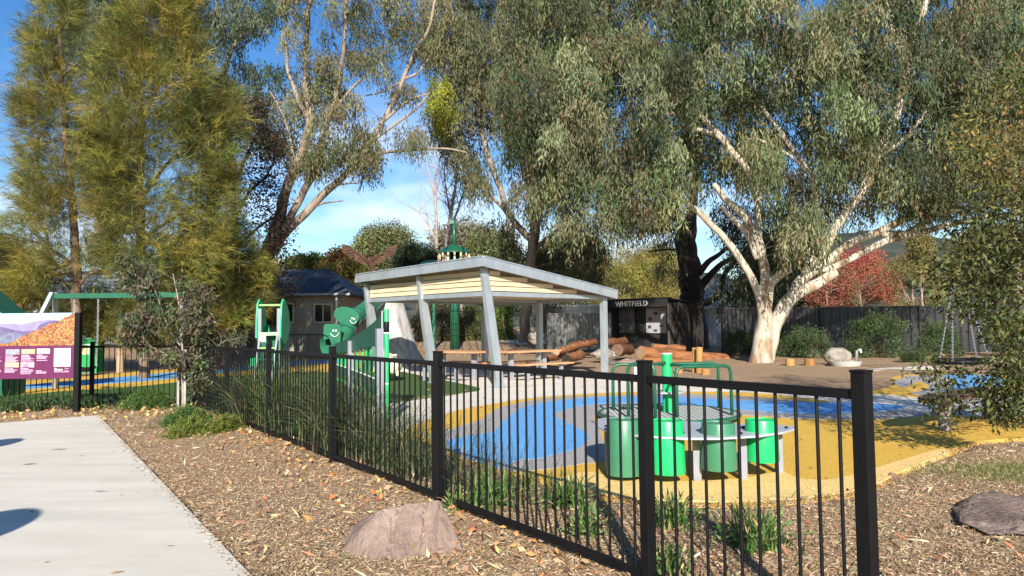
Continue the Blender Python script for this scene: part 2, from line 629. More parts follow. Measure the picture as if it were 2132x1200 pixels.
plaza_px = [(760, 905), (690, 876), (740, 852), (1000, 811), (890, 788), (790, 768), (880, 757), (1010, 756), (1120, 768), (1270, 786), (1400, 793), (1560, 798), (1740, 812), (1856, 822), (1930, 826), (2132, 822), (2300, 830), (2300, 890), (2132, 875), (1960, 865), (1500, 850), (1100, 850), (880, 900)]
yellow_px = [(835, 910), (870, 885), (945, 858), (1035, 841), (1120, 829), (1250, 820), (1400, 817), (1560, 819), (1690, 832), (1830, 850), (1960, 864), (2132, 874), (2300, 885), (2400, 930), (2200, 915), (2050, 920), (1975, 945), (1880, 985), (1800, 1022), (1640, 1045), (1500, 1050), (1350, 1045), (1250, 1033), (1130, 1004), (1040, 982), (958, 953), (900, 930)]
pale_px = [(1975, 945), (1880, 985), (1800, 1022), (1640, 1045), (1500, 1050), (1350, 1045), (1250, 1033), (1150, 1009), (1175, 998), (1225, 988), (1290, 1000), (1400, 1008), (1540, 1002), (1625, 988), (1660, 1000), (1720, 1005), (1790, 990), (1870, 965), (1950, 941)]
grey_px = [(895, 915), (915, 902), (958, 890), (1005, 874), (1031, 855), (1078, 841), (1148, 830), (1219, 826), (1308, 824), (1400, 821), (1560, 828), (1700, 840), (1830, 851), (1965, 863), (1880, 872), (1796, 876), (1660, 874), (1535, 867), (1400, 885), (1245, 868), (1250, 900), (1262, 940), (1262, 963), (1219, 968), (1148, 979), (1075, 985), (1040, 981), (958, 952)]
blue_px = [(930, 925), (958, 914), (1026, 902), (1045, 883), (1064, 867), (1085, 853), (1120, 843), (1172, 836), (1242, 830), (1308, 828), (1400, 828), (1500, 834), (1660, 840), (1796, 841), (1885, 850), (1796, 861), (1660, 864), (1500, 852), (1400, 846), (1308, 841), (1219, 846), (1186, 853), (1158, 862), (1162, 874), (1195, 890), (1219, 904), (1226, 914), (1219, 925), (1195, 939), (1125, 957), (1078, 962), (1050, 980), (1030, 977), (958, 951)]
lyellow_px = [(-120, 800), (0, 797), (164, 786), (300, 774), (420, 764), (560, 752), (700, 744), (800, 742), (800, 772), (640, 775), (560, 778), (430, 790), (300, 804), (164, 813), (0, 826), (-120, 836)]
lblue_px = [(-120, 808), (0, 806), (164, 793), (300, 782), (420, 770), (560, 757), (700, 748), (790, 746), (790, 752), (700, 756), (560, 768), (420, 783), (300, 795), (164, 804), (0, 815), (-120, 822)]
turf_px = [(-120, 836), (0, 826), (164, 813), (300, 804), (430, 790), (560, 776), (640, 772), (800, 771), (900, 788), (1000, 812), (870, 828), (740, 855), (640, 868), (520, 862), (440, 846), (405, 834), (330, 830), (160, 834), (0, 842), (-120, 850)]
ryellow_px = [(1800, 819), (1855, 806), (1868, 794), (1856, 789), (1885, 782), (1990, 780), (2132, 785), (2200, 800), (2132, 817), (1930, 828), (1856, 823)]
rgrey_px = [(1862, 797), (1890, 785), (1950, 783), (2060, 786), (2060, 815), (1950, 826), (1905, 822), (1885, 812)]
rblob_px = [(1850, 820), (1890, 806), (1910, 797), (1932, 803), (1930, 810), (1900, 818)]
rblue_px = [(1955, 783), (1985, 790), (1985, 803), (1960, 818), (1930, 825), (2000, 822), (2080, 810), (2080, 785)]
slab_px = [(-260, 898), (0, 885), (205, 868), (515, 1200), (640, 1330), (-1500, 1330)]
sheet('plaza', plaza_px, .006, m_plaza, hard=True)
sheet('turf', turf_px, .010, m_turf, hard=True)
sheet('yellow_paving', yellow_px, .014, m_yellow, hard=True)
sheet('grey_paving', grey_px, .018, m_grey)
sheet('blue_paving', blue_px, .022, m_blue)
sheet('pale_paving', pale_px, .026, m_pale)
sheet('yellow_path', lyellow_px, .014, m_yellow, hard=True)
sheet('blue_path', lblue_px, .018, m_blue)
sheet('yellow_corner_paving', ryellow_px, .010, m_yellow, hard=True)
sheet('grey_corner_paving', rgrey_px, .014, m_grey)
sheet('yellow_patch_paving', rblob_px, .018, m_yellow)
sheet('blue_corner_paving', rblue_px, .022, m_blue)
sheet('footpath', slab_px, .03, m_conc, .1, smooth=False, hard=True)
sheet('far_path', [(840, 722), (990, 722), (1085, 729), (1085, 733), (990, 727), (840, 727)], .012, m_plaza, hard=True)
sheet('back_path', [(1790, 772), (1860, 766), (1965, 763), (1965, 768), (1860, 772)], .012, m_plaza)

def hard_at(x, y):
    r = np.zeros(len(x), bool)
    for h in HARD:
        r |= in_poly(x, y, h)
    return r

def axis_vals(a, b, fine, far, g=1.35):
    v = list(np.arange(a, b + 1e-6, fine))
    d = fine
    lo, hi = a, b
    while hi < far:
        d *= g
        hi += d; lo -= d
        v.append(hi); v.insert(0, lo)
    return np.array(v)

xs, ys = axis_vals(-16, 16, .25, 3000), axis_vals(0, 50, .25, 3000)
X, Y_ = np.meshgrid(xs, ys)
hm = np.zeros(X.size, bool)
for ex, ey in ((0, 0), (.2, 0), (-.2, 0), (0, .2), (0, -.2)):
    hm |= hard_at(X.ravel() + ex, Y_.ravel() + ey)
Z = np.array([(-.03 if h else .028 * noise.fractal(Vector((x * .9, y * .9, 0)), 1, 2, 3) + .004) + rise(x, y) for x, y, h in zip(X.ravel(), Y_.ravel(), hm)])
g = MB()
g.v = list(zip(X.ravel().tolist(), Y_.ravel().tolist(), Z.tolist()))
nx = len(xs)
g.f = [(j * nx + i, j * nx + i + 1, (j + 1) * nx + i + 1, (j + 1) * nx + i) for j in range(len(ys) - 1) for i in range(nx - 1)]
t = NT('bark_mulch')
v = t.coord()
vo = t.n('ShaderNodeTexVoronoi')
vo.inputs['Scale'].default_value = 52
mp = t.n('ShaderNodeMapping')
mp.inputs['Scale'].default_value = (1, 1.7, 1)
nz = t.noise(v, 9, 3)
wv = t.mix(.06, v, nz.outputs['Color'], 'ADD')
t.l(wv, mp.inputs['Vector'])
t.l(mp.outputs[0], vo.inputs['Vector'])
sp = t.n('ShaderNodeSeparateColor')
t.l(vo.outputs['Color'], sp.inputs[0])
ch = t.ramp(sp.outputs[0], [(0, (.12, .076, .043)), (.35, (.29, .19, .108)), (.7, (.39, .27, .165)), (.9, (.50, .37, .24)), (1, (.62, .50, .36))])
big = t.noise(v, .35, 6)
ch = t.mix(t.ramp(big.outputs[0], [(.4, 0.0), (.65, .55)]), ch, (.40, .245, .135), 'MIX')
t.l(ch, t.b.inputs['Base Color'])
t.b.inputs['Roughness'].default_value = .9
t.b.inputs['Specular IOR Level'].default_value = .15
hn = t.noise(v, 60, 4)
t.bump(t.mix(.5, vo.outputs['Distance'], hn.outputs[0]), .9, .03)
struct('ground', g, t.m, smooth=True)

# loose mulch chips, twigs and leaves lying on the beds near the camera
def on_ground(n, xr, yr, pw=2.0, lift=.012):
    out = []
    while sum(len(o) for o in out) < n:
        k = n * 2
        u = rng.uniform(0, 1, k)
        y = yr[0] * (yr[1] / yr[0]) ** u if pw == 2 else rng.uniform(*yr, k)
        x = rng.uniform(xr[0], xr[1], k) * (y if pw == 2 else 1)
        ok = ~hard_at(x, y)
        out.append(np.stack([x[ok], y[ok]], 1))
    p = np.concatenate(out)[:n]
    z = np.array([.028 * noise.fractal(Vector((a * .9, b * .9, 0)), 1, 2, 3) + .004 + rise(a, b) for a, b in p])
    return np.column_stack([p, z + lift])

def litter(name, P, cols, L, W, tilt, lj=.5, w=None):
    n = len(P)
    D = rng.normal(size=(n, 3)); D[:, 2] *= tilt
    l = L * rng.lognormal(0, lj, n).clip(.35, 3)
    o = leaf_object(name, P, D, l, W * rng.uniform(.6, 1.5, n), palette(cols, n, rng, .25, w), m_litter)
    o['kind'] = 'stuff'
    return o
chip_cols = [(.37, .26, .145), (.29, .195, .108), (.20, .13, .075), (.45, .335, .20), (.52, .42, .28), (.33, .19, .095), (.27, .215, .15)]
litter('mulch', on_ground(190000, (-.74, .74), (3.2, 17)), chip_cols, .024, .0055, .4, .5)
litter('gum_leaves', on_ground(2600, (-.74, .74), (3.2, 18), lift=.02), [(.42, .30, .17), (.50, .40, .25), (.30, .17, .09), (.22, .2, .11), (.36, .16, .08)], .085, .017, .45, .35)
# drifts of broad orange and yellow leaves along the fence
n = 620
tt = rng.uniform(0, 12.5, n)
off = -np.abs(rng.normal(.15, .4, n))
px_ = 1.5 - .5735 * tt + .8192 * off; py_ = 3.12 + .8192 * tt + .5735 * off
okk = ~hard_at(px_, py_)
Pd = np.column_stack([px_, py_, np.full(n, .035)])[okk]
litter('fallen_leaves', Pd, [(.45, .18, .06), (.52, .28, .10), (.56, .36, .12), (.35, .13, .06), (.5, .36, .2), (.3, .17, .09), (.33, .22, .13)], .058, .036, .6, .35)
n = 480
Pd = np.column_stack([rng.uniform(-11, -5.6, n), rng.uniform(12.2, 14.6, n), np.full(n, .04)])
Pd = Pd[~hard_at(Pd[:, 0], Pd[:, 1])]
litter('dry_leaves', Pd, [(.5, .32, .14), (.56, .4, .2), (.42, .2, .08), (.56, .42, .1)], .075, .045, .5, .3)
# a few leaves and twigs on the hard surfaces
n = 420
Pd = np.column_stack([rng.uniform(-4.5, 8, n), rng.uniform(6.5, 19, n), np.full(n, .032)])
Pd = Pd[hard_at(Pd[:, 0], Pd[:, 1])]
litter('scattered_leaves', Pd, [(.10, .06, .04), (.2, .11, .06), (.3, .17, .08)], .07, .016, .12, .4)
for (a, b, l, ang, c) in ((45, 968, .16, .3, (.16, .12, .09)), (160, 950, .10, .2, (.2, .15, .1)), (345, 1137, .07, 0, (.18, .15, .09)), (228, 1194, .08, .5, (.33, .2, .1)), (105, 937, .2, .25, (.17, .13, .1)), (60, 1066, .05, 0, (.2, .17, .12)), (230, 940, .05, .4, (.25, .2, .15)), (90, 1172, .04, .4, (.3, .25, .2))):
    p = gr(a, b, .036)
    o = leaf_object('fallen_leaf', np.array([tuple(p)]), np.array([[math.cos(ang), math.sin(ang), .03]]), np.array([l]), np.array([.022]), np.array([c]), m_litter)
    tag(o, {45: 'slim bent grey-brown leaf lying on the pale footpath beside a long twig-like leaf', 160: 'short brown leaf on the footpath at the tip of the long thin leaf', 345: 'small dark olive leaf alone near the right edge of the footpath', 228: 'orange-brown pointed leaf at the bottom edge of the footpath', 105: 'longest thin leaf on the footpath near its far shaded side', 60: 'tiny brown leaf on the footpath between the two round shadows', 230: 'small pale brown leaf near the far end of the footpath', 90: 'tiny light tan leaf on the footpath close to the bottom of the picture'}[a], 'leaf', 'leaves fallen on the footpath')

# mulch kicked over the footpath edge
n = 900
e0, e1 = gr(205, 868), gr(515, 1200)
k_ = rng.uniform(0, 1.06, n) ** .8
o_ = np.abs(rng.normal(0, .05, n))
Pd = np.column_stack([e0.x + (e1.x - e0.x) * k_ - o_, e0.y + (e1.y - e0.y) * k_, np.full(n, .036)])
litter('edge_mulch', Pd, chip_cols, .026, .007, .15, .5)
n = 500
th_ = rng.integers(0, len(yellow_px), n)
ya = np.array([tuple(gr(*q))[:2] for q in yellow_px])
kk = rng.uniform(0, 1, n)[:, None]
Pd = ya[th_] * kk + ya[(th_ + 1) % len(ya)] * (1 - kk) + rng.normal(size=(n, 2)) * .10
litter('edge_litter', np.column_stack([Pd, np.full(n, .034)]), chip_cols, .035, .009, .15, .5)

# grass patch on the right
p0 = gr(2080, 985)
k = 5200
Pg = np.column_stack([p0.x + .15 + rng.normal(size=k) * .45, p0.y + rng.normal(size=k) * .28, np.full(k, .0)])
Pg = Pg[~hard_at(Pg[:, 0], Pg[:, 1])]
Dg = rng.normal(size=(len(Pg), 3)) * .6; Dg[:, 2] = np.abs(Dg[:, 2]) * .6 + .35
o = leaf_object('grass', Pg, Dg, rng.uniform(.03, .085, len(Pg)), np.full(len(Pg), .006), palette([(.09, .15, .03), (.15, .18, .05), (.26, .23, .10), (.34, .27, .15)], len(Pg), rng), m_leaf)
o['kind'] = 'stuff'

# ------------------------------------------------------------------ pool-style fence
FA, FD = Vector((1.50, 3.12, 0)), Vector((-.5735, .8192, 0)).normalized()
def t_at(px, z=1.0):
    lo, hi = 0.0, 20.0
    best = min((abs((CM.inverted() @ (FA + FD * (k * .01) + Vector((0, 0, z)) - Vector((0, 0, EYE)))).x / -(CM.inverted() @ (FA + FD * (k * .01) + Vector((0, 0, z)) - Vector((0, 0, EYE)))).z * F + 1066 - px), k) for k in range(0, 1700))
    return best[1] * .01
def fence_run(root, pts, h=1.19, gap=.06, post=.065, top=1.285, dia=.017, pitch=.108, ends=(1, 1)):
    for i, p in enumerate(pts):
        if (i == 0 and not ends[0]) or (i == len(pts) - 1 and not ends[1]): continue
        d = (pts[min(i + 1, len(pts) - 1)] - pts[max(i - 1, 0)]).normalized()
        rot = Matrix.Rotation(math.atan2(d.y, d.x), 3, 'Z')
        mb = MB().box(p + Vector((0, 0, top / 2 - .05)), (post, post, top + .1), rot)
        o = mb.build('post', m_black, root, bevel=.004)
        cp = MB().box(p + Vector((0, 0, top + .006)), (post + .006, post + .006, .012), rot)
        c = cp.build('post_cap', m_black, o, bevel=.003)
    for a, b in zip(pts[:-1], pts[1:]):
        d = (b - a); L = d.length; d.normalize()
        e = post / 2 + .002
        for nm, zc, hh in (('top_rail', h, .042), ('bottom_rail', gap + .02, .042)):
            MB().beam(a + d * e + Vector((0, 0, zc)), b - d * e + Vector((0, 0, zc)), .036, hh).build(nm, m_black, root, bevel=.003)
        mb = MB()
        k = max(2, int(round(L / pitch)))
        for j in range(1, k):
            q = a + d * (L * j / k)
            jit = Vector((random.uniform(-.0015, .0015), random.uniform(-.0015, .0015), 0))
            mb.tube([q + jit + Vector((0, 0, gap + .04)), q + Vector((0, 0, h - .02))], dia / 2, 7, False)
        mb.build('vertical_bars', m_black, root, smooth='auto')
tpost = [0.0, t_at(1345), t_at(912), t_at(692), t_at(559), t_at(472), t_at(404)]
fp = [FA + FD * q for q in tpost]
fr = thing('bar_fence', 'black tubular metal fence running from the near end post past the pink rock', 'fence', fp[0], 'black bar fences around the playground')
fence_run(fr, fp)
cor = fp[-1]
lf = [cor + Vector((-.05, .02, 0))] + [Vector((x, cor.y + .25 * k, 0)) for k, x in ((-.1, -8.25), (-.4, -10.7), (-.8, -13.1))]
fr2 = thing('bar_fence', 'black tubular metal fence behind the purple information board and the staked sapling', 'fence', lf[0], 'black bar fences around the playground')
fence_run(fr2, lf, ends=(0, 1))
hf = [Vector((x, 34 + .1 * i, .03)) for i, x in enumerate((-15.5, -13.2, -10.9, -8.6, -6.3))]
fr3 = thing('bar_fence', 'black tubular metal fence far back in front of the dark roofed house', 'fence', hf[0], 'black bar fences around the playground')
fence_run(fr3, hf)
Zv = Vector((0, 0, 1))
def V3(p, z): return Vector((p[0], p[1], z))

# ------------------------------------------------------------------ picnic shelter
A = Vector((-.33, 17.75, 0)); U = Vector((-.7071, .7071, 0)); W = Vector((.7071, .7071, 0))
SP, WD = 2.52, 4.18
sh = thing('picnic_shelter', 'galvanised steel picnic shelter with sloping roof and pale timber slats under the eaves', 'shelter', A)
c1 = V3(A - U * .25 - W * .75, 3.17); c2 = c1 + U * 5.42 + Zv * -.12; c3 = c1 + W * 5.22 + Zv * -.67; c4 = c2 + W * 5.22 + Zv * -.67
def roof_z(p):
    d = Vector((p[0] - c1.x, p[1] - c1.y, 0))
    return 3.17 - .12 * d.dot(U) / 5.42 - .67 * d.dot(W) / 5.22
MB().add([c1, c2, c4, c3] + [p - Zv * .03 for p in (c1, c2, c4, c3)], [(0, 3, 2, 1), (4, 5, 6, 7), (0, 1, 5, 4), (1, 2, 6, 5), (2, 3, 7, 6), (3, 0, 4, 7)]).build('roof', m_roofsheet, sh)
ce = [p - Zv * .16 for p in (c1 + U * .06 + W * .06, c2 - U * .06 + W * .06, c4 - U * .06 - W * .06, c3 + U * .06 - W * .06)]
MB().add(ce + [p - Zv * .02 for p in ce], [(0, 3, 2, 1), (4, 5, 6, 7), (0, 1, 5, 4), (1, 2, 6, 5), (2, 3, 7, 6), (3, 0, 4, 7)]).build('ceiling', m_ply, sh)
for p, q in ((c1, c2), (c2, c4), (c4, c3), (c3, c1)):
    dd = (q - p).normalized()
    mb = MB().beam(p - Zv * .11 - dd * .03, q - Zv * .11 - dd * .034, .06, .25)
    mb.beam(p + Zv * .005 - dd * .02, q + Zv * .005 - dd * .02, .10, .03)
    mb.build('fascia', m_galv, sh, bevel=.004)
def col_tapered(base, lean, top):
    """steel column: slim web above, broader flanged foot leg below"""
    t = base + lean
    mb = MB()
    d = (V3(t, top) - V3(base, 0)).normalized()
    for k, w0, w1, z0, z1 in ((0, .20, .17, 0, 1.0), ):
        a = V3(base, -.04); b = V3(t, top)
        x = U.copy(); y = d.cross(x).normalized(); x = y.cross(d)
        vs = []
        for pnt, ww in ((a, .115), (a.lerp(b, .62), .115), (b, .085)):
            for sx, sy in ((-1, -1), (1, -1), (1, 1), (-1, 1)):
                vs.append(pnt + x * ww * .62 * sx + y * ww * sy)
        fs = [(3, 2, 1, 0), (8, 9, 10, 11)]
        for l in (0, 4):
            for q in range(4):
                fs.append((l + q, l + (q + 1) % 4, l + 4 + (q + 1) % 4, l + 4 + q))
        mb.add(vs, fs)
    return mb
tops = []
for i in range(3):
    b = A + U * (SP * i)
    tp = b - W * .5
    z = roof_z(tp) - .2
    tops.append(V3(tp, z))
    o = col_tapered(b, -W * .5, z).build('column', m_galv, sh, bevel=.004)
    MB().box(b + Zv * .012, (.34, .34, .02), Matrix.Rotation(R(45), 3, 'Z')).build('base_plate', m_galv, o, bevel=.003)
    b2 = b + W * WD
    z2 = roof_z(b2) - .2
    o = MB().box(V3(b2, z2 / 2), (.16, .16, z2), Matrix.Rotation(R(45), 3, 'Z')).build('column', m_galv, sh, bevel=.006)
    MB().box(b2 + Zv * .012, (.30, .30, .02), Matrix.Rotation(R(45), 3, 'Z')).build('base_plate', m_galv, o, bevel=.003)
zb = 2.30
b0 = V3(A - W * .42, zb); b1 = b0 + U * (2 * SP); b2 = V3(A + W * WD, zb); b3 = b2 + U * (2 * SP)
for p, q in ((b0, b1), (b0, b2), (b1, b3), (b2, b3)):
    dd = (q - p).normalized()
    MB().beam(p + dd * .09, q - dd * .09, .09, .11).build('ring_beam', m_galv, sh, bevel=.004)
def slat_wall(p, q):
    mb = MB()
    d = q - p; L = d.length; d = d.normalized()
    z = zb + .075
    while True:
        # run of this slat below the roof soffit
        x0 = x1 = None
        for k in range(81):
            w = p + d * (L * k / 80)
            if roof_z(w) - .20 > z + .11:
                x0 = k if x0 is None else x0
                x1 = k
        if x0 is None or x1 - x0 < 3: break
        a = p + d * (L * x0 / 80 + (.1 if x0 == 0 else 0)); b = p + d * (L * x1 / 80 - (.1 if x1 == 80 else 0))
        mb.beam(V3(a, z + .055), V3(b, z + .055), .022, .105)
        z += .125
    return mb
for p, q in ((b0, b1), (b0, b2), (b1, b3)):
    nrm = Vector((0, 0, 0))
    slat_wall(V3(p, 0), V3(q, 0)).build('timber_slats', m_slat, sh)
for k in (1, ):
    MB().beam(b0 + U * SP * k + W * .1, b2 + U * SP * k - W * .1, .09, .14).build('rafter', m_galv, sh)
for k in range(9):
    pass
mb = MB()
for k in range(30):                       # slatted lower ceiling under the ring beam
    a = b0 + U * (.15 + k * .16) + W * .12; b = b2 + U * (.15 + k * .16) - W * .12
    mb.beam(a + Zv * .02, b + Zv * .02, .11, .018)
mb.build('slatted_ceiling', m_slat, sh)

# ------------------------------------------------------------------ picnic tables
def picnic_table(loc, ang, label):
    r = thing('picnic_table', label, 'table', (0, 0, 0), 'picnic tables under the shelter')
    for k in range(4):
        MB().box((0, -.3 + k * .2, .795), (1.9, .19, .045)).build('top_plank', m_table, r, bevel=.006)
    for s in (-1, 1):
        for k in range(2):
            MB().box((0, s * (.66 + k * .17), .465), (1.9, .155, .042)).build('bench_plank', m_table, r, bevel=.006)
    for x in (-.6, .6):
        MB().box((x, 0, .38), (.12, .12, .76)).build('pedestal', m_legs, r, bevel=.006)
        MB().beam((x, -.36, .757), (x, .36, .757), .06, .03).build('bearer', m_legs, r)
        for s in (-1, 1):
            MB().box((x, s * .74, .215), (.09, .09, .43)).build('bench_leg', m_legs, r, bevel=.005)
            MB().beam((x, s * .6, .437), (x, s * .87, .437), .05, .016).build('bearer', m_legs, r)
    r.location = loc
    r.rotation_euler = (0, 0, ang)
    return r
picnic_table((.42, 20.45, 0), R(38), 'orange timber picnic table with benches on the log pile side of the shelter')
picnic_table((-1.55, 20.6, 0), R(-38), 'orange timber picnic table with benches on the slide side of the shelter')

# ------------------------------------------------------------------ drum table in front
dt = thing('drum_table', 'low curved grey play table carrying four green barrel drums on yellow rubber', 'play table', (1.6, 7.0, 0))
zt = .47
outer = [(1237, 879), (1243, 888), (1262, 896), (1330, 907), (1420, 912), (1500, 912), (1580, 907), (1630, 900), (1657, 892)]
inner = [(1650, 887), (1600, 883), (1540, 882), (1460, 879), (1390, 874), (1320, 868), (1270, 868), (1245, 872)]
pl = [tuple(gr(*q, z=zt))[:2] for q in outer + inner]
MB().prism(pl, (0, 0, zt - .02), (1, 0, 0), (0, 1, 0), .02).build('table_top', m_plate, dt, bevel=.004)
def drum(px, pyt, pyb, Y, rad, m):
    p = at(px, pyt, Y)
    zt2 = p.z; zb2 = at(px, pyb, Y).z
    mb = MB()
    c = (p.x, Y + rad * .9, 0)
    mb.lathe([(rad * .86, zb2 + .03), (rad * 1.02, zb2), (rad * 1.04, zb2 + .01), (rad * 1.0, zb2 + (zt2 - zb2) * .5), (rad * .94, zt2 - .006), (rad * .92, zt2), (rad * .86, zt2), (rad * .85, zt2 - .012), (.02, zt2 - .012)], 36, c)
    return mb.build('drum', m, dt, smooth='auto')
drum(1303, 877, 994, 6.83, .162, m_drum)
drum(1395, 879, 991, 6.70, .160, m_bright)
drum(1504, 884, 983, 6.70, .160, m_drum)
drum(1595, 877, 965, 6.86, .155, m_bright)
for a, b, Yl in ((1454, 1006, 6.84), (1550, 1004, 6.88), (1625, 990, 7.0), (1268, 985, 7.15)):
    g0 = gr(a, b)
    MB().box((g0.x, g0.y + .03, (zt - .022) / 2), (.075, .05, zt - .022), Matrix.Rotation(R(-8), 3, 'Z')).build('leg', m_legs, dt, bevel=.004)
for a, b in ((1262, 889), (1310, 896), (1360, 899), (1422, 902), (1483, 905), (1543, 904), (1462, 893), (1548, 891), (1583, 897), (1637, 892)):
    q = gr(a, b, z=zt)
    MB().lathe([(.018, 0), (.018, .006), (.012, .016), (.004, .02)], 10, (q.x, q.y, zt)).build('bolt', m_black, dt, smooth=True)

# ------------------------------------------------------------------ merry-go-round
mc = Vector((2.45, 11.5, 0))
mg = thing('merry_go_round', 'flat spinning roundabout with bright green centre pole and dark green hand rails', 'roundabout', mc)
zd = .12
MB().lathe([(1.02, zd - .055), (1.06, zd - .05), (1.06, zd - .004), (1.04, zd)], 56, mc).build('deck', m_deck, mg, smooth='auto')
mb = MB()
for k in range(25):
    y = -1 + k * .082
    h = math.sqrt(max(0, 1.03 ** 2 - y * y))
    for s in (0, 1):
        d1 = Vector((h, y, 0)) if s == 0 else Vector((y, h, 0))
        d2 = Vector((-h, y, 0)) if s == 0 else Vector((y, -h, 0))
        mb.beam(mc + d1 + Zv * (zd + .003 + .002 * s), mc + d2 + Zv * (zd + .003 + .002 * s), .014, .006)
mb.build('deck_ribs', mat('deck_rib_grey', (.17, .20, .19), (.24, .25, .245), .5, 9), mg)
ringp = [mc + Vector((1.085 * math.cos(2 * math.pi * k / 56), 1.085 * math.sin(2 * math.pi * k / 56), zd - .02)) for k in range(57)]
MB().tube(ringp, .03, 8, False).build('rim', m_dkgreen, mg, smooth=True)
MB().lathe([(.082, zd), (.082, 1.0), (.078, 1.035)], 24, mc).build('centre_pole', m_bright, mg, smooth='auto')
MB().lathe([(.083, 1.036), (.083, 1.05), (.02, 1.052)], 24, mc).build('pole_cap', m_white, mg, smooth='auto')
MB().lathe([(.25, .42), (.26, .425), (.26, .44), (.25, .445)], 28, mc).build('hub_plate', m_plate, mg, smooth='auto')
def hoop(a, b, z, name='hand_rail'):
    a, b = Vector((*a, 0)) + mc, Vector((*b, 0)) + mc
    d = (b - a).normalized(); r = .1
    pts = [a + Zv * zd, a + Zv * (z - r), a + Zv * (z - r * .3) + d * r * .3, a + Zv * z + d * r, b + Zv * z - d * r, b + Zv * (z - r * .3) - d * r * .3, b + Zv * (z - r), b + Zv * zd]
    return MB().tube(pts, .026, 10).build(name, m_dkgreen, mg, smooth=True)
hoop((.86, -.50), (-.02, -.72), .87)
hoop((-.74, -.72), (-.37, -.86), .93)
h3 = hoop((-.82, .32), (.93, .42), .86)
for a, z in (((.42, -.6), .87), ((-.55, -.79), .9), ((-.1, .37), .86)):
    MB().tube([mc + Vector((*a, z)), mc + Vector((0, 0, z))], .024, 8).build('spoke', m_dkgreen, mg, smooth=True)
pf = Vector((-.55, -.815, .78)) + mc
MB().box(pf, (.22, .012, .2), Matrix.Rotation(R(-20), 3, 'Z')).build('smiley_plate', m_white, mg, bevel=.003)
xr = Vector((math.cos(R(-20)), math.sin(R(-20)), 0)); nr = Vector((xr.y, -xr.x, 0))
mb = MB()
sm = [pf + nr * .009 + xr * (.05 * math.cos(a)) + Zv * (.05 * math.sin(a) + .01) for a in np.linspace(R(200), R(340), 9)]
mb.tube(sm, .005, 5)
for s in (-1, 1):
    mb.blob(pf + nr * .008 + xr * .022 * s + Zv * .035, (.009, .004, .012), 0, 0, 1, 1)
mb.build('smiley_face', m_black, mg)

# ------------------------------------------------------------------ climbing bridge (curved green side panels with palings)
br = thing('play_bridge', 'ramp bridge with one curved deep green side panel over bright green palings', 'play bridge', (-2.3, 12.2, 0))
Rr, Ll = Vector((-2.2, 12.3, 0)), Vector((-3.83, 15.5, 0))
bd = (Ll - Rr); bl = bd.length; bd.normalize()
bn = Vector((-bd.y, bd.x, 0))            # toward the camera-left side
if bn.x > 0: bn = -bn
def side(off):
    o = Rr + bn * off
    top = [(0, 1.78), (.3, 1.68), (.6, 1.60), (1.1, 1.49), (1.6, 1.40), (2.2, 1.32), (2.75, 1.25), (bl, 1.16)]
    bot = [(bl, .97), (2.8, 1.0), (2.0, 1.05), (1.3, 1.11), (.7, 1.17), (.25, 1.22), (0, 1.25)]
    MB().prism(top + bot, o, bd, Zv, .03).build('side_panel', m_teal, br, bevel=.004)
    lo = [(0, .56), (.8, .60), (1.6, .645), (2.6, .69), (bl, .72), (bl, .50), (2.6, .47), (1.6, .42), (.8, .37), (0, .32)]
    MB().prism(lo, o, bd, Zv, .03).build('lower_band', m_teal, br, bevel=.004)
    for k in range(12):
        x = .32 + k * .31
        if x > bl - .1: break
        z1 = np.interp(x, [0, .8, 1.5, 2.3, bl], [1.26, 1.15, 1.08, 1.02, .97])
        z0 = np.interp(x, [0, bl], [.2, .4])
        MB().beam(o + bd * x - bn * .045 + Zv * z0, o + bd * x - bn * .045 + Zv * (z1 + .06), .085, .02, tuple(bn)).build('paling', m_bright, br, bevel=.003)
    mb = MB().tube([o + bd * a + Zv * b for a, b in ((.02, .585), (.8, .625), (1.6, .668), (2.6, .712), (bl, .742))], .012, 6)
    mb.build('edge_strip', m_white, br)
side(0)
rotb = Matrix.Rotation(math.atan2(bd.y, bd.x), 3, 'Z')
for s, z, off in ((-.38, 1.49, -.075), (2.1, 1.25, -.095)):
    MB().box(Vector((-1.98, 10.75, z / 2)) if s < 0 else Vector((-3.2, 14.25, z / 2)), (.10, .10, z), rotb).build('grey_post', m_legs, br, bevel=.005)
gp = Rr - bd * .12 - bn * .02
MB().lathe([(.042, 0), (.042, 1.80), (.036, 1.82)], 18, gp).build('green_post', m_bright, br, smooth='auto')
MB().lathe([(.044, 1.42), (.046, 1.425), (.046, 1.6), (.044, 1.605)], 18, gp).build('black_band', m_black, br, smooth='auto')
for z in (.55, 1.40):
    MB().lathe([(.047, z), (.049, z + .004), (.049, z + .018), (.047, z + .022)], 18, gp).build('white_ring', m_white, br, smooth='auto')
MB().prism([(0, 1.24), (.02, 1.24), (.02, 1.79), (0, 1.79)], Rr - bd * .02 + bn * .032, bd, Zv, .008).build('white_edge', m_white, br)

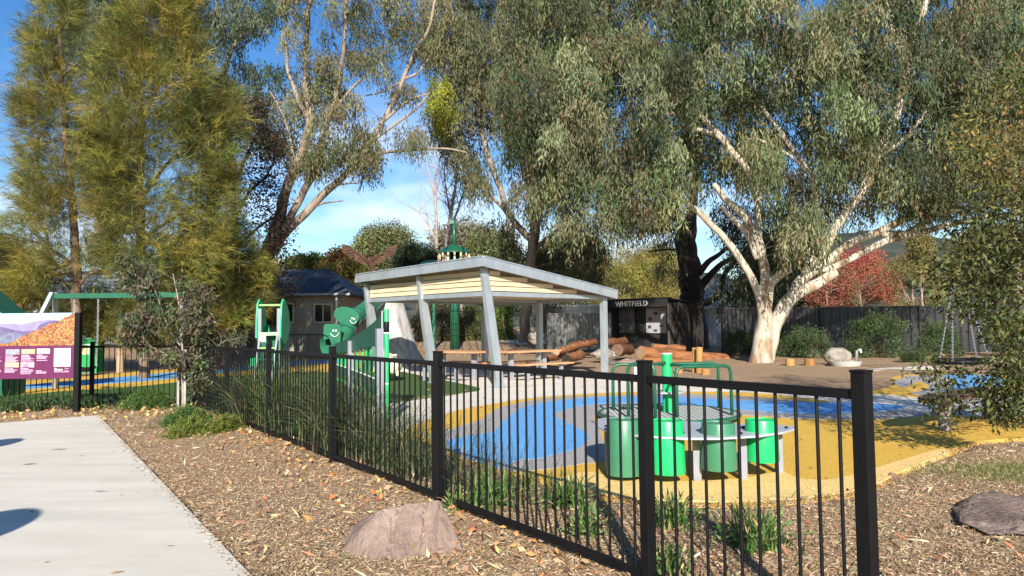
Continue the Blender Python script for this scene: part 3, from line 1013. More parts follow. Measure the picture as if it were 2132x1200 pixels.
# ------------------------------------------------------------------ small slide with ladder
sl = thing('slide', 'small mint green slide with ladder and tall side panels seen from its ladder end', 'slide', (-7.05, 21, 0))
for x, s in ((-7.42, 1), (-6.72, -1)):
    prof = [(-.12, 1.25), (.25, 1.05), (.55, 1.2), (.75, 1.55), (.62, 2.0), (.35, 2.3), (.12, 2.38), (-.02, 2.25), (-.1, 1.8)]
    MB().prism(prof, (x - .025, 21, 0), (0, 1, 0), Zv, .05).build('side_panel', m_mint, sl, bevel=.006)
    MB().beam((x + s * .075, 21.0, 0), (x + s * .075, 21.0, 2.1), .1, .1, (0, 1, 0)).build('grey_post', m_legs, sl, bevel=.005)
    MB().beam((x + s * .075, 21.75, 0), (x + s * .075, 21.75, 1.5), .1, .1, (0, 1, 0)).build('grey_post', m_legs, sl, bevel=.005)
MB().beam((-7.38, 21.02, 2.2), (-6.76, 21.02, 2.2), .05, .05).build('top_bar', mat('lime_paint', (.30, .52, .16), None, .4), sl)
MB().box((-7.07, 21.4, 1.36), (.5, .8, .06)).build('platform', m_mint, sl)
MB().box((-7.07, 20.97, 1.36), (.58, .05, .09)).build('platform_edge', mat('pale_lime_paint', (.45, .62, .36), None, .4), sl)
for k, z in enumerate((.3, .62, .95)):
    MB().tube([(-7.3, 20.85 + .03 * k - .25 * (1 - z / 1.3), z), (-6.84, 20.85 + .03 * k - .25 * (1 - z / 1.3), z)], .025, 8).build('rung', mat('lime_rung', (.30, .52, .16), None, .4) if k == 2 else m_dkgreen, sl)
for x in (-7.32, -6.82):
    MB().beam((x, 20.45, 0), (x, 20.95, 1.34), .05, .04).build('ladder_rail', m_legs, sl)
MB().box((-7.28, 20.94, .62), (.20, .02, 1.1)).build('lower_panel', m_dkgreen, sl)
MB().box((-6.86, 20.94, .62), (.20, .02, 1.1)).build('lower_panel', m_dkgreen, sl)
MB().box((-7.25, 20.93, 1.22), (.2, .02, .17)).build('notice_plate', m_white, sl)
cp = catmull([(-7.07, 21.7, 1.4), (-7.3, 22.3, 1.0), (-7.8, 23.0, .45), (-8.3, 23.6, .3)], 6)
mb = MB()
for i, q in enumerate(cp[:-1]):
    a, b = Vector(q), Vector(cp[i + 1])
    d = (b - a).normalized(); x = d.cross(Zv).normalized()
    mb.beam(a, b + d * .02, .5, .03)
    for s in (-1, 1):
        mb.beam(a + x * .25 * s + Zv * .12, b + d * .02 + x * .25 * s + Zv * .12, .03, .26)
mb.build('chute', m_mint, sl)

# ------------------------------------------------------------------ dead trunk tower, tube slide, eagle
tk = at(820, 745, 26.0)
tr = thing('tree_stump_tower', 'tall dead pale grey tree trunk standing behind the shelter with the eagle on top', 'dead trunk', (tk.x, 26, 0))
mb = MB()
n = 36
prof = [(-.05, 1.16), (.25, 1.02), (.7, .90), (1.3, .80), (2.0, .70), (2.8, .60), (3.15, .54), (3.3, .5)]
vs = []
for j, (z, r) in enumerate(prof):
    for k in range(n):
        a = 2 * math.pi * k / n
        rr = r * (1 + .10 * noise.noise(Vector((math.cos(a) * 2, math.sin(a) * 2, z * .35))) + .05 * noise.noise(Vector((math.cos(a) * 6, math.sin(a) * 6, z * .8))) + (.12 * max(0, math.sin(a * 5 + 1)) if z < .3 else 0))
        vs.append((tk.x - z * .13 + rr * math.cos(a), 26 + rr * math.sin(a), z))
fs = [(j * n + k, j * n + (k + 1) % n, (j + 1) * n + (k + 1) % n, (j + 1) * n + k) for j in range(len(prof) - 1) for k in range(n)]
fs.append(tuple(range((len(prof) - 1) * n, len(prof) * n)))
mb.add(vs, fs)
mb.build('trunk', bark('weathered_trunk', [(.33, (.13, .11, .09)), (.42, (.36, .33, .30)), (.55, (.50, .475, .44)), (.68, (.56, .53, .50)), (.78, (.36, .32, .29))], 4.5, (1, 1, .4), 1.0), tr, smooth=True)

ts = thing('tube_slide', 'dark green twisting tube slide with two smiling end panels', 'tube slide', (-4.8, 22, 0))
m_tube = mat('tube_green', (.03, .16, .085), (.024, .13, .07), .35, 3)
pth = [at(800, 612, 25.9), at(768, 640, 24.4), at(740, 660, 23.3), at(726, 680, 22.7), at(714, 703, 22.2)]
P = [Vector(q) for q in catmull([tuple(p) for p in pth], 8)]
MB().tube(P, .26, 20, True).build('tube', m_tube, ts, smooth='auto')
for k in (8, 15, 22, 28):
    d = (P[k + 1] - P[k - 1]).normalized()
    MB().tube([P[k] - d * .02, P[k] + d * .02], .29, 20).build('joint_ring', m_teal, ts, smooth='auto')
mth = at(704, 716, 21.9)
nrm = Vector((-.35, -1, 0)).normalized(); tx = Vector((nrm.y * -1, nrm.x, 0))
tx = Vector((1, -.35, 0)).normalized()
nrm2 = Vector((-.72, -.7, -.05)).normalized()
MB().tube([P[-1], mth + nrm2 * -.05, mth + nrm2 * .42 + Zv * -.04], [.26, .30, .34], 22, False).build('mouth', m_tube, ts, smooth=True)
MB().tube([mth - nrm2 * .02, mth - nrm2 * .04], [.285, .28], 22).build('mouth_shade_disc', m_teal, ts)  # darker green disc stands in for the shade inside the tube
def smile(panel, c, ux, s, par):
    mb = MB()
    nn = Vector((-ux.y, ux.x, 0)) * -1
    nn = ux.cross(Zv).normalized()
    if nn.y > 0: nn = -nn
    pts = [c + nn * .03 + ux * (s * math.cos(a)) + Zv * (s * math.sin(a)) for a in np.linspace(R(195), R(350), 12)]
    mb.tube(pts, s * .07, 5)
    for k in (-1, 1):
        mb.blob(c + nn * .03 + ux * s * .33 * k + Zv * s * .25, (s * .2, .012, s * .24), 0, 0, 1, 2)
    mb.build('smiling_face', m_white, par)
lp = [(-.29, .02), (-.29, .45), (-.24, .52), (.20, .52), (.30, .44), (.30, .05), (.26, -.08), (-.02, .1), (-.2, .06)]
o = MB().prism(lp, mth + nrm * .30 + Zv * .08, tx, Zv, .04).build('end_panel', m_tube, ts, bevel=.004)
smile(o, mth + nrm * .34 + Zv * .36 + tx * .12, tx, .14, o)
cu2 = at(727, 658, 22.9)
el = [(.46 * math.cos(a), .27 * math.sin(a)) for a in np.linspace(0, 2 * math.pi, 33)[:-1]]
ux2 = (tx * .95 + Zv * -.2).normalized(); uy2 = (Zv + tx * .18).normalized()
o = MB().prism(el, cu2 + Vector((0, -.34, 0)), ux2, uy2, .035).build('end_panel', m_tube, ts, bevel=.004)
smile(o, cu2 + Vector((0, -.36, 0)) + ux2 * .27 + uy2 * -.07, ux2, .12, o)
for q, z in ((P[8], None), (P[20], None), (P[30], None)):
    MB().tube([(q.x, q.y + .1, 0), (q.x, q.y + .1, q.z - .2)], .045, 10).build('support_post', m_dkgreen, ts)

eg = thing('eagle_sculpture', 'rusty metal eagle sculpture with raised spread wings above the shelter roof', 'sculpture', (tk.x - .48, 26, 3.6))
m_rust = mat('rusty_metal', (.105, .048, .027), (.05, .025, .016), .75, 9, .3, 40, metal=.4)
eb = at(770, 546, 26.0)
mb = MB()
body = [eb + Vector((.16, .05, -.42)), eb + Vector((.10, .02, -.2)), eb + Vector((0, 0, 0)), eb + Vector((-.03, -.05, .13)), eb + Vector((-.05, -.1, .2))]
mb.tube([Vector(q) for q in catmull([tuple(b) for b in body], 5)], list(np.interp(np.linspace(0, 1, 21), [0, .3, .6, .85, 1], [.03, .09, .125, .08, .06])), 12)
mb.build('body', m_rust, eg, smooth=True)
hd = MB().blob(eb + Vector((-.06, -.13, .24)), (.075, .09, .07), 2, .05, 2, 2)
hd.tube([eb + Vector((-.07, -.2, .24)), eb + Vector((-.08, -.27, .21)), eb + Vector((-.08, -.28, .16))], [.035, .022, .006], 7)
hd.build('head', m_rust, eg, smooth=True)
for sgn, tip, root_, nf in ((-1, at(722, 510, 25.7), eb + Vector((-.1, 0, .08)), 15), (1, at(815, 514, 25.7), eb + Vector((.12, 0, .08)), 15)):
    mb = MB()
    elbow = root_.lerp(tip, .5) + Vector((0, 0, -.10)) + Vector((sgn * .05, 0, .1))
    tip = root_.lerp(tip, .93)
    arm = [Vector(q) for q in catmull([tuple(root_), tuple(elbow), tuple(tip)], 8)]
    mb.tube(arm, list(np.linspace(.09, .02, len(arm))), 7)
    for k in range(nf):
        t_ = (k + .5) / nf
        p = arm[int(t_ * (len(arm) - 1))]
        ang = np.interp(t_, [0, .5, 1], [-80, -50, 15])
        dl = Vector((sgn * math.cos(R(ang)), .1 * math.sin(k), math.sin(R(ang))))
        ln = np.interp(t_, [0, .3, .75, 1], [.18, .26, .34, .27])
        side_ = Vector((-dl.z, 0, dl.x))
        q = p + dl * ln
        mb.prism([(0, -.03), (ln * .6, -.045), (ln, -.012), (ln, .012), (ln * .6, .045), (0, .03)], p + Vector((0, -.01 - .008 * (k % 3), 0)), dl, side_, .008)
        if k % 2:
            mb.prism([(0, -.03), (ln * .35, -.04), (ln * .5, 0), (ln * .35, .04), (0, .03)], p + Vector((0, -.035 - .006 * (k % 3), 0)), dl, side_, .008)
    mb.build('wing', m_rust, eg)
mb = MB()
for k in range(5):
    a = R(-70 - k * 12)
    dl = Vector((.5 * math.cos(a) + .35, 0, math.sin(a))).normalized()
    mb.prism([(0, -.03), (.22, -.05), (.3, 0), (.22, .05), (0, .03)], eb + Vector((.12, -.02 - k * .006, -.26)), dl, Vector((-dl.z, 0, dl.x)), .008)
mb.build('tail', m_rust, eg)
mb = MB()
for s in (-1, 1):
    mb.tube([eb + Vector((.06 + .05 * s, 0, -.18)), eb + Vector((.04 + .07 * s, -.03, -.36)), (eb.x + .02 + .08 * s, 25.97, 3.28)], [.035, .02, .02], 7)
mb.build('legs', m_rust, eg)

# cream animal springer
sp = thing('animal_springer', 'small cream coloured sheep shaped spring rider on the green turf', 'spring rider', (-3.35, 20.3, 0))
m_cream = mat('cream_paint', (.72, .66, .50), (.62, .56, .42), .5, 6)
MB().blob((-3.35, 20.3, .43), (.23, .34, .26), 3, .10, 2.5, 3).build('body', m_cream, sp, smooth=True)
hd = MB().blob((-3.40, 19.98, .68), (.10, .14, .12), 5, .05, 2, 3).build('head', m_cream, sp, smooth=True)
for s in (-1, 1):
    MB().blob((-3.40 + s * .13, 20.02, .74), (.07, .03, .035), 1, .05, 2, 2).build('ear', m_cream, hd, smooth=True)
    MB().blob((-3.40 + s * .05, 19.86, .71), (.014, .012, .018), 1, 0, 2, 2).build('eye', m_black, hd, smooth=True)
    MB().tube([(-3.35 + s * .14, 20.15, .3), (-3.35 + s * .15, 20.12, .16)], .05, 8).build('leg', m_cream, sp, smooth=True)
MB().blob((-3.40, 19.845, .64), (.03, .02, .02), 1, 0, 2, 2).build('nose', m_black, hd, smooth=True)
cs = [Vector((-3.35 + .1 * math.cos(k * .55), 20.35 + .1 * math.sin(k * .55), .01 + k * .0042)) for k in range(58)]
MB().tube(cs, .013, 6).build('spring', m_black, sp, smooth=True)
MB().tube([(-3.6, 20.02, .62), (-3.12, 20.02, .62)], .014, 7).build('handle', m_black, sp)

# ------------------------------------------------------------------ rope climbing tower far behind the shelter
rt = thing('rope_tower', 'tall green mast with small conical roof, pale pickets and climbing net', 'climbing tower', (at(947, 720, 40).x, 40, .3))
mx = rt.location.x
zc = at(947, 516, 40).z
MB().tube([(mx, 40, .2), (mx, 40, zc - .2)], .26, 16).build('pole', m_dkgreen, rt, smooth=True)
MB().tube([(mx, 40, zc - .1), (mx, 40, at(947, 458, 40).z)], [.13, .11], 12).build('mast', m_dkgreen, rt, smooth=True)
MB().box((mx - .12, 39.9, at(947, 463, 40).z), (.25, .12, .2)).build('mast_head', m_dkgreen, rt)
ze = at(947, 528, 40).z
MB().lathe([(.97, ze), (.97, ze + .05), (.55, ze + .32), (.16, ze + .48)], 28, (mx, 40, 0)).build('conical_roof', m_dkgreen, rt, smooth='auto')
for k in range(16):
    a = 2 * math.pi * k / 16 + .1
    MB().box((mx + .88 * math.cos(a), 40 + .88 * math.sin(a), ze - .3), (.09, .09, .62), Matrix.Rotation(a, 3, 'Z')).build('picket', m_slat, rt)
MB().lathe([(.9, ze - .66), (.92, ze - .65), (.92, ze - .6), (.9, ze - .59)], 28, (mx, 40, 0)).build('floor_ring', m_dkgreen, rt, smooth='auto')
zd2 = at(905, 541, 40).z
MB().lathe([(.95, zd2 - .35), (.93, zd2 - .3), (.7, zd2 - .1), (.3, zd2)], 24, (at(903, 545, 40.6).x, 40.6, 0)).build('dome_roof', m_teal, rt, smooth='auto')
MB().tube([(at(903, 545, 40.6).x, 40.6, .2), (at(903, 545, 40.6).x, 40.6, zd2 - .3)], .12, 10).build('dome_post', m_dkgreen, rt)
mb = MB()
top = Vector((mx, 40, at(947, 470, 40).z))
for (a, b, y) in ((1052, 727, 36), (1000, 733, 35), (850, 727, 36), (905, 731, 35), (1080, 722, 41), (830, 722, 42)):
    e = at(a, b, y); e.z = max(e.z, 0) if False else rise(e.x, e.y)
    mb.tube([top if a in (1052, 850) else Vector((mx, 40, ze - .6)), e], .02, 5)
ring_h = [.9, 1.5, 2.2, 3.0]
feet = [at(a, 728, 36) for a in (850, 905, 1000, 1052)]
for h in ring_h:
    pts = []
    for f in feet:
        f2 = Vector((f.x, f.y, .2)); t2 = Vector((mx, 40, ze - .6))
        k = h / (ze - .6)
        pts.append(f2.lerp(t2, k))
    mb.tube(pts, .016, 5)
for i in range(3):
    for k in range(1, 5):
        f = Vector((feet[i].x, feet[i].y, .2)).lerp(Vector((feet[i + 1].x, feet[i + 1].y, .2)), k / 5)
        mb.tube([f, f.lerp(Vector((mx, 40, ze - .6)), .55)], .013, 4)
mb.build('net', m_black, rt)

# ------------------------------------------------------------------ station style hut, screen, container, back fence
hutL, hutR, hutB = Vector((at(1260, 640, 39).x, 39, 0)), Vector((at(1392, 640, 36.2).x, 36.2, 0)), Vector((at(1463, 640, 39.3).x, 39.3, 0))
hu = (hutR - hutL).normalized(); hn = Vector((hu.y, -hu.x, 0)); hw = (hutR - hutL).length
hd_ = (hutB - hutR); hdl = hd_.length; hdn = hd_.normalized()
ht = thing('information_hut', 'dark weathered open hut with white lettering on its fascia', 'hut', hutR)
m_board = bark('weathered_boards', [(.3, (.012, .01, .01)), (.5, (.04, .034, .032)), (.66, (.09, .07, .055)), (.8, (.15, .125, .105))], 3.2, (2.2, 2.2, .15), .5)
m_corr = mat('dark_corrugated', (.035, .035, .037), (.025, .025, .026), .55, 5, metal=.2)
m_ink = mat('dark_print', (.03, .03, .03), (.07, .07, .07), .6, 9)
mb = MB()
for k in range(14):
    a = hutR + hdn * (k * hdl / 14 + .005); b = hutR + hdn * ((k + 1) * hdl / 14 - .008)
    mb.beam(V3(a, 1.30) + Zv * 0, V3(b, 1.30), .03 + .004 * (k % 3), 2.60)
mb.build('side_wall', m_board, ht)
mb = MB()
rec = 1.15
bL, bR = hutL - hn * rec, hutR - hn * rec
nb = 60
for k in range(nb):
    a = bL.lerp(bR, k / nb); b = bL.lerp(bR, (k + 1) / nb)
    mb.beam(V3(a, 1.35), V3(b, 1.35), .03 + .02 * (k % 2), 2.6)
mb.build('back_wall', m_corr, ht)
MB().beam(V3(hutL, 1.35), V3(hutL - hn * 2.6, 1.35), .05, 2.6).build('end_wall', m_corr, ht)
zf = at(1392, 622, 36.2).z
f0, f1 = V3(hutL + hn * .12 - hu * .15, zf - .17), V3(hutR + hn * .12 + hu * .02, zf - .17)
MB().beam(f0, f1, .05, .46).build('fascia', mat('black_fascia', (.014, .014, .014), None, .7), ht, bevel=.004)
hb = hutB + (hutL - hutR)
rf = [V3(hutL + hn * .2 - hu * .2, zf + .08), V3(hutR + hn * .2 + hu * .1, zf + .08), V3(hutB + hu * .1 - hn * .1, zf - .22), V3(hb - hu * .2 - hn * .1, zf - .22)]
MB().add(rf + [p - Zv * .05 for p in rf], [(0, 1, 2, 3), (7, 6, 5, 4), (1, 0, 4, 5), (2, 1, 5, 6), (3, 2, 6, 7), (0, 3, 7, 4)]).build('roof', m_corr, ht)
for p in (hutL, hutR):
    MB().beam(V3(p + hn * .05, 0), V3(p + hn * .05, zf - .3), .12, .12, (1, 0, 0)).build('post', m_board, ht)
l0 = at(1283, 632, 38.3)
cx = hutL + hu * ((at(1317, 633, 37.7) - hutL).dot(hu)) + hn * .147
text_mesh('lettering', 'WHITFIELD', .37, V3(cx, zf - .32), hu, Zv, .02, m_white, ht, wscale=1.0)
def on_wall(px, py, off):                 # point on a plane parallel to the hut's open front
    v = ray(px, py)
    o = hutL - hn * off
    t_ = (o - Vector((0, 0, EYE))).dot(hn) / v.dot(hn)
    return Vector((0, 0, EYE)) + v * t_
def wall_panel(name, x0, x1, y0, y1, off, m, par, th=.04):
    a, b = on_wall(x0, y1, off), on_wall(x1, y1, off)
    zt_, zb_ = on_wall(x0, y0, off).z, a.z
    c = (a + b) / 2; c.z = (zt_ + zb_) / 2
    return MB().box(c, ((b - a).length, th, zt_ - zb_), Matrix.Rotation(math.atan2(hu.y, hu.x), 3, 'Z')).build(name, m, par, bevel=.004)
p1 = wall_panel('photo_board', 1289, 1322, 641, 694, rec - .1, mat('faded_photo', (.16, .16, .16), (.02, .02, .02), .5, 1.6), ht)
p2 = wall_panel('notice_board', 1346, 1388, 642, 694, rec - .1, mat('shaded_white_board', (.36, .36, .37), (.30, .30, .31), .5, 3), ht)  # white notice board; its shade is put into a grey base colour
mi = MB()
for (x0, x1, y0, y1) in ((1361, 1369, 650, 656), (1350, 1357, 661, 668), (1349, 1356, 678, 684), (1373, 1381, 677, 681), (1361, 1368, 686, 691)):
    wall_panel('small_picture', x0, x1, y0, y1, rec - .13, m_ink, p2, .012)
for k in range(13):
    for c0 in (1349, 1362, 1374):
        if random.random() < .65:
            wall_panel('text_line', c0, c0 + random.uniform(7, 11), 655 + k * 2.9, 655.8 + k * 2.9, rec - .125, mat('pale_grey_text', (.3, .3, .3), None, .6) if 'pale_grey_text' not in bpy.data.materials else bpy.data.materials['pale_grey_text'], p2, .008) if False else None
wall_panel('heading_line', 1371, 1386, 645, 646.5, rec - .13, m_ink, p2, .01)
# grey corrugated screen
sc0, sc1 = Vector((at(1140, 690, 37.5).x, 37.5, 0)), Vector((at(1272, 690, 37.5).x, 37.5, 0))
scn = thing('corrugated_screen', 'grey corrugated steel screen standing beside the lettered hut', 'screen', sc0)
m_screen = mat('grey_colorbond', (.15, .155, .15), (.135, .14, .135), .6, 1, spec=.3)
mb = MB()
n = 120; zs = 2.1
vs = []
for k in range(n + 1):
    p = sc0.lerp(sc1, k / n)
    o_ = .014 * (1 if (k % 6) in (0, 1) else -1)
    vs += [(p.x, p.y + o_, .25), (p.x, p.y + o_, zs), (p.x, p.y + o_ + .012, .25), (p.x, p.y + o_ + .012, zs)]
fs = []
for k in range(n):
    a = 4 * k
    fs += [(a, a + 4, a + 5, a + 1), (a + 2, a + 3, a + 7, a + 6), (a + 1, a + 5, a + 7, a + 3)]
mb.add(vs, fs).build('sheeting', m_screen, scn)
MB().beam(sc0 + Zv * (zs + .03), sc1 + Zv * (zs + .03), .09, .05).build('capping', m_screen, scn)
for p in (sc0, sc1):
    MB().box((p.x, p.y + .06, 1.05), (.07, .07, 2.1)).build('post', m_screen, scn)
cn = thing('shipping_container', 'white ribbed container behind the grey corrugated screen', 'container', (at(1190, 690, 43).x, 43, .4))
x0, x1 = at(1120, 690, 42).x, at(1290, 690, 42).x
zc0, zc1 = .35, at(1190, 636, 42).z
mb = MB()
n = 60
for k in range(n):
    a = x0 + (x1 - x0) * k / n; b = x0 + (x1 - x0) * (k + 1) / n
    mb.box(((a + b) / 2, 42 + .015 * (k % 2), (zc0 + zc1) / 2), (b - a, .06, zc1 - zc0 - .2))
mb.box(((x0 + x1) / 2, 43.2, (zc0 + zc1) / 2), (x1 - x0, 2.3, zc1 - zc0 - .21))
mb.build('body', mat('white_container', (.72, .73, .72), (.6, .6, .58), .5, 1.2), cn)
MB().box(((x0 + x1) / 2, 43.1, zc1 - .05), (x1 - x0 + .05, 2.5, .12)).build('top_frame', m_white, cn)
bf = thing('paling_fence', 'long black boundary fence of wide steel sheets behind the white gum', 'fence', (14, 35, 0))
m_bf = mat('charcoal_sheet', (.017, .0175, .019), (.010, .010, .011), .45, 1.4, .05, 3)
xa, xb = 10.1, 27.0
mb = MB()
n = int((xb - xa) / .1)
vs = []
for k in range(n + 1):
    x = xa + (xb - xa) * k / n
    o_ = .03 if (k % 4) < 2 else -.03
    vs += [(x - .012 * (1 if k % 2 else -1), 35 + o_ - .02 * x / 27, -.05), (x - .012 * (1 if k % 2 else -1), 35 + o_ - .02 * x / 27, 2.24)]
mb.add(vs, [(2 * k, 2 * k + 2, 2 * k + 3, 2 * k + 1) for k in range(n)])
mb.build('sheeting', m_bf, bf)
MB().box(((xa + xb) / 2, 34.99, 2.25), (xb - xa, .1, .07)).build('capping', m_bf, bf)
for k in range(8):
    MB().box((xa + .1 + k * 2.38, 34.93, 1.1), (.06, .05, 2.2)).build('post', m_bf, bf)

# ------------------------------------------------------------------ logs, stumps, posts, rocks
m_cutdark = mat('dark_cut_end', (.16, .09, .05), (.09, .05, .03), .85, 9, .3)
def log(px0, py0, Y0, px1, py1, Y1, rpx, label, m=m_log, group='logs of the nature play pile', cut=True):
    a, b = at(px0, py0, Y0), at(px1, py1, Y1)
    r0 = rpx * Y0 / F
    d = b - a
    pts = [a.lerp(b, t_) + Vector((noise.noise(a * 3 + Vector((t_ * 3, 0, 0))), 0, noise.noise(b * 3 + Vector((0, t_ * 3, 0))))) * r0 * .35 for t_ in np.linspace(0, 1, 9)]
    root = thing('log', label, 'log', a, group)
    mb = MB().tube(pts, [r0 * (1 + .12 * noise.noise(p * 4)) for p in pts], 16, False)
    v2 = []
    for v_ in mb.v:
        q = Vector(v_)
        v2.append(tuple(q + Vector((1, 0, 1)) * .12 * r0 * noise.noise(q * 5)))
    mb.v = v2
    n_ = len(mb.v) - 16
    mc_ = m_cutdark if m is m_logdark else m_cut
    MB().add(mb.v[:16], [tuple(range(16))[::-1]]).build('cut_end', mc_, root)
    MB().add(mb.v[n_:], [tuple(range(16))]).build('cut_end', mc_, root)
    mb.build('bark_surface', m, root, smooth=True)
    return root
log(1332, 736, 29.5, 1508, 751, 31.5, 14, 'thickest long orange log, its cut end facing the roundabout')
log(1358, 723, 30.8, 1424, 725, 31.3, 7, 'short orange log lying on top of the thickest log')
log(1338, 752, 28.8, 1435, 757, 29.2, 9, 'split lower orange log half hidden behind the green roundabout pole')
log(1157, 733, 28.0, 1222, 716, 31.0, 7.5, 'thin reddish log propped up at a slant across the left pile')
log(1128, 751, 26.5, 1172, 739, 29.5, 7.5, 'low reddish log at the left foot of the propped log')
log(1178, 748, 26.0, 1210, 738, 28.5, 10, 'stout short reddish log beside the picnic bench end')
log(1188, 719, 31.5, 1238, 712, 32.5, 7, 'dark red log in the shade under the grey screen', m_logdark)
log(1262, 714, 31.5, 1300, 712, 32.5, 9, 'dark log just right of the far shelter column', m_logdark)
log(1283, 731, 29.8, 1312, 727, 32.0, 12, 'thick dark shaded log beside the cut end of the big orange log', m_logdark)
def post(name, px, pyb, pyt, Y, wpx, label, cat, m, group=None, lean=0):
    b = at(px, pyb, Y); t_ = at(px + lean, pyt, Y)
    r = wpx / 2 * Y / F
    root = thing(name, label, cat, (b.x, b.y, b.z), group)
    pts = [Vector((b.x, Y, b.z - .08)).lerp(t_, k / 6) for k in range(7)]
    mb = MB().tube(pts, [r * (1 + .07 * noise.noise(p * 3)) for p in pts], 14, False)
    n_ = len(mb.v) - 14
    cap = MB().add([(x, y, z) for x, y, z in mb.v[n_:]], [tuple(range(14))])
    mb.build('shaft', m, root, smooth=True)
    cap.build('cut_top', m_cut, root)
    return root
gl = 'upright timber posts and stumps'
post('timber_post', 1446, 778, 724, 22.5, 11, 'tall yellow timber post standing before the long logs, darker one of the touching pair', 'post', m_postw, gl)
post('timber_post', 1456, 779, 723, 22.2, 14, 'tall split yellow timber post standing before the long logs, paler one of the touching pair', 'post', m_postw, gl)
post('stump', 1414, 780, 764, 22.3, 16, 'short orange stump beside the roundabout pole', 'stump', m_postw, gl)
post('stump', 1470, 784, 768, 21.5, 20, 'short yellow stump at the foot of the tall split post', 'stump', m_postw, gl)
post('stump', 1645, 762, 747, 26, 19, 'orange stump nearer to the white gum trunk', 'stump', m_postw, gl)
post('stump', 1685, 763, 747, 25.7, 21, 'orange stump farther from the white gum, toward the stone basin', 'stump', m_postw, gl)
post('timber_post', 250, 776, 670, 26, 14, 'weathered pale timber post beside the green play counter', 'post', mat('pale_post', (.42, .30, .19), (.30, .20, .12), .8, 5, .4, 30, stretch=(1, 1, .3)), gl)
post('timber_post', 444, 772, 610, 27, 20, 'tall bright orange timber post in front of the leaning grey gum', 'post', mat('orange_post', (.58, .26, .09), (.44, .17, .05), .7, 4, .3, 20, stretch=(1, 1, .3)), gl)
post('timber_post', 40, 745, 633, 21, 16, 'reddish brown timber post showing above the purple board', 'post', m_logdark, gl)

def rock(name, pts, label, m, seed, amp=.035, subdiv=4, freq=3.0, grooves=()):
    """irregular stone: hull of measured corner points, then broken up"""
    bm = bmesh.new()
    for p in pts: bm.verts.new(p)
    bmesh.ops.convex_hull(bm, input=bm.verts)
    bmesh.ops.delete(bm, geom=[v_ for v_ in bm.verts if not v_.link_faces], context='VERTS')
    bmesh.ops.triangulate(bm, faces=bm.faces)
    for _ in range(subdiv):
        bmesh.ops.subdivide_edges(bm, edges=[e for e in bm.edges if e.calc_length() > (.022 if amp > .02 else .035)], cuts=1, use_grid_fill=True)
        bmesh.ops.triangulate(bm, faces=bm.faces)
    bm.normal_update()
    nv = [(v_, v_.normal.copy()) for v_ in bm.verts]
    for v_, nn in nv:
        q = v_.co * freq + Vector((seed, 0, 0))
        xw = v_.co.x + .05 * noise.noise(v_.co * 2.3 + Vector((seed, 0, 0))) + .012 * noise.noise(v_.co * 9)
        gv = sum(d_ * math.exp(-((xw - g_) / w_) ** 2) for g_, d_, w_ in grooves)
        ledge = .5 * abs(noise.noise(Vector((v_.co.x * 2.2, v_.co.y * 2.2, v_.co.z * 16 + seed)))) 
        v_.co += nn * (amp * noise.fractal(q, 1, 2, 5) - gv + amp * .5 * ledge + amp * .35 * noise.noise(v_.co * 26))
    mb = MB()
    bm.verts.index_update()
    mb.add([v_.co[:] for v_ in bm.verts], [[w.index for w in f.verts] for f in bm.faces])
    bm.free()
    o = mb.build(name, m, None, smooth='auto')
    return tag(o, label, 'rock')
def zat(px, py, Y): return tuple(at(px, py, Y))
rock('rock', [zat(702, 1150, 4.95), zat(735, 1180, 4.78), zat(800, 1192, 4.62), zat(870, 1182, 4.70), zat(968, 1155, 4.95), zat(940, 1110, 5.5), zat(730, 1100, 5.6), zat(752, 1088, 5.12), zat(800, 1056, 5.12), zat(858, 1049, 5.18), zat(917, 1041, 5.2), zat(932, 1075, 5.2), zat(720, 1130, 5.05), zat(786, 1062, 5.08), zat(748, 1110, 4.95)], 'large pinkish rock with grooved face on the mulch outside the fence', m_rock, 3.0, .014, 5, 4.0, tuple((at(p_, 1110, 4.95).x, d_, w_) for p_, d_, w_ in ((792, .014, .018), (818, .028, .012), (836, .012, .010), (858, .010, .02), (880, .022, .007), (912, .010, .012))))
rock('rock', [zat(1982, 1058, 5.75), zat(2000, 1085, 5.35), zat(2060, 1112, 5.1), zat(2150, 1112, 5.05), zat(2230, 1095, 5.2), zat(2240, 1050, 5.8), zat(2060, 1024, 6.0), zat(2120, 1034, 6.0), zat(2036, 1036, 5.8), zat(2080, 1090, 5.22), zat(2160, 1090, 5.2), zat(2000, 1060, 5.6)], 'flat purple-brown rock lying beside the grass patch', bark('brown_rock', [(.28, (.10, .07, .058)), (.45, (.19, .135, .108)), (.6, (.245, .18, .145)), (.78, (.33, .26, .21))], 3.4, (1, 1, 2.5), .9), 9.0, .03, 4)
rock('rock', [zat(1845, 998, 7.0), zat(1868, 998, 7.0), zat(1872, 990, 7.1), zat(1856, 984, 7.05), zat(1843, 990, 7.15), zat(1860, 1002, 6.95)], 'small brown stone at the edge of the yellow rubber', mat('brown_stone', (.25, .14, .08), None, .8, 20, .5), 4.0, .01, 2)
def blobrock(px, py, Y, rx, ry, label, m, seed, flat=-.6):
    p = at(px, py, Y)
    o = MB().blob(p, (rx * Y / F, rx * Y / F * .8, ry * Y / F), seed, .28, 1.6, 4).build('rock', m, None, smooth=True)
    tag(o, label, 'rock', 'rocks of the nature play pile')
blobrock(1256, 738, 29, 24, 11, 'grey flat topped rock behind the far shelter column', m_rock2, 3)
blobrock(1312, 756, 28.5, 24, 9, 'pinkish rounded rock in front of the big orange log end', m_rock, 5)
blobrock(1268, 757, 27.5, 18, 7, 'dark low rock beside the pinkish rounded rock', mat('dark_rock', (.13, .11, .09), (.07, .06, .05), .85, 5, .6), 8)
blobrock(1115, 704, 36, 16, 14, 'rounded pale brown boulder next to the grey screen', m_rock2, 11)

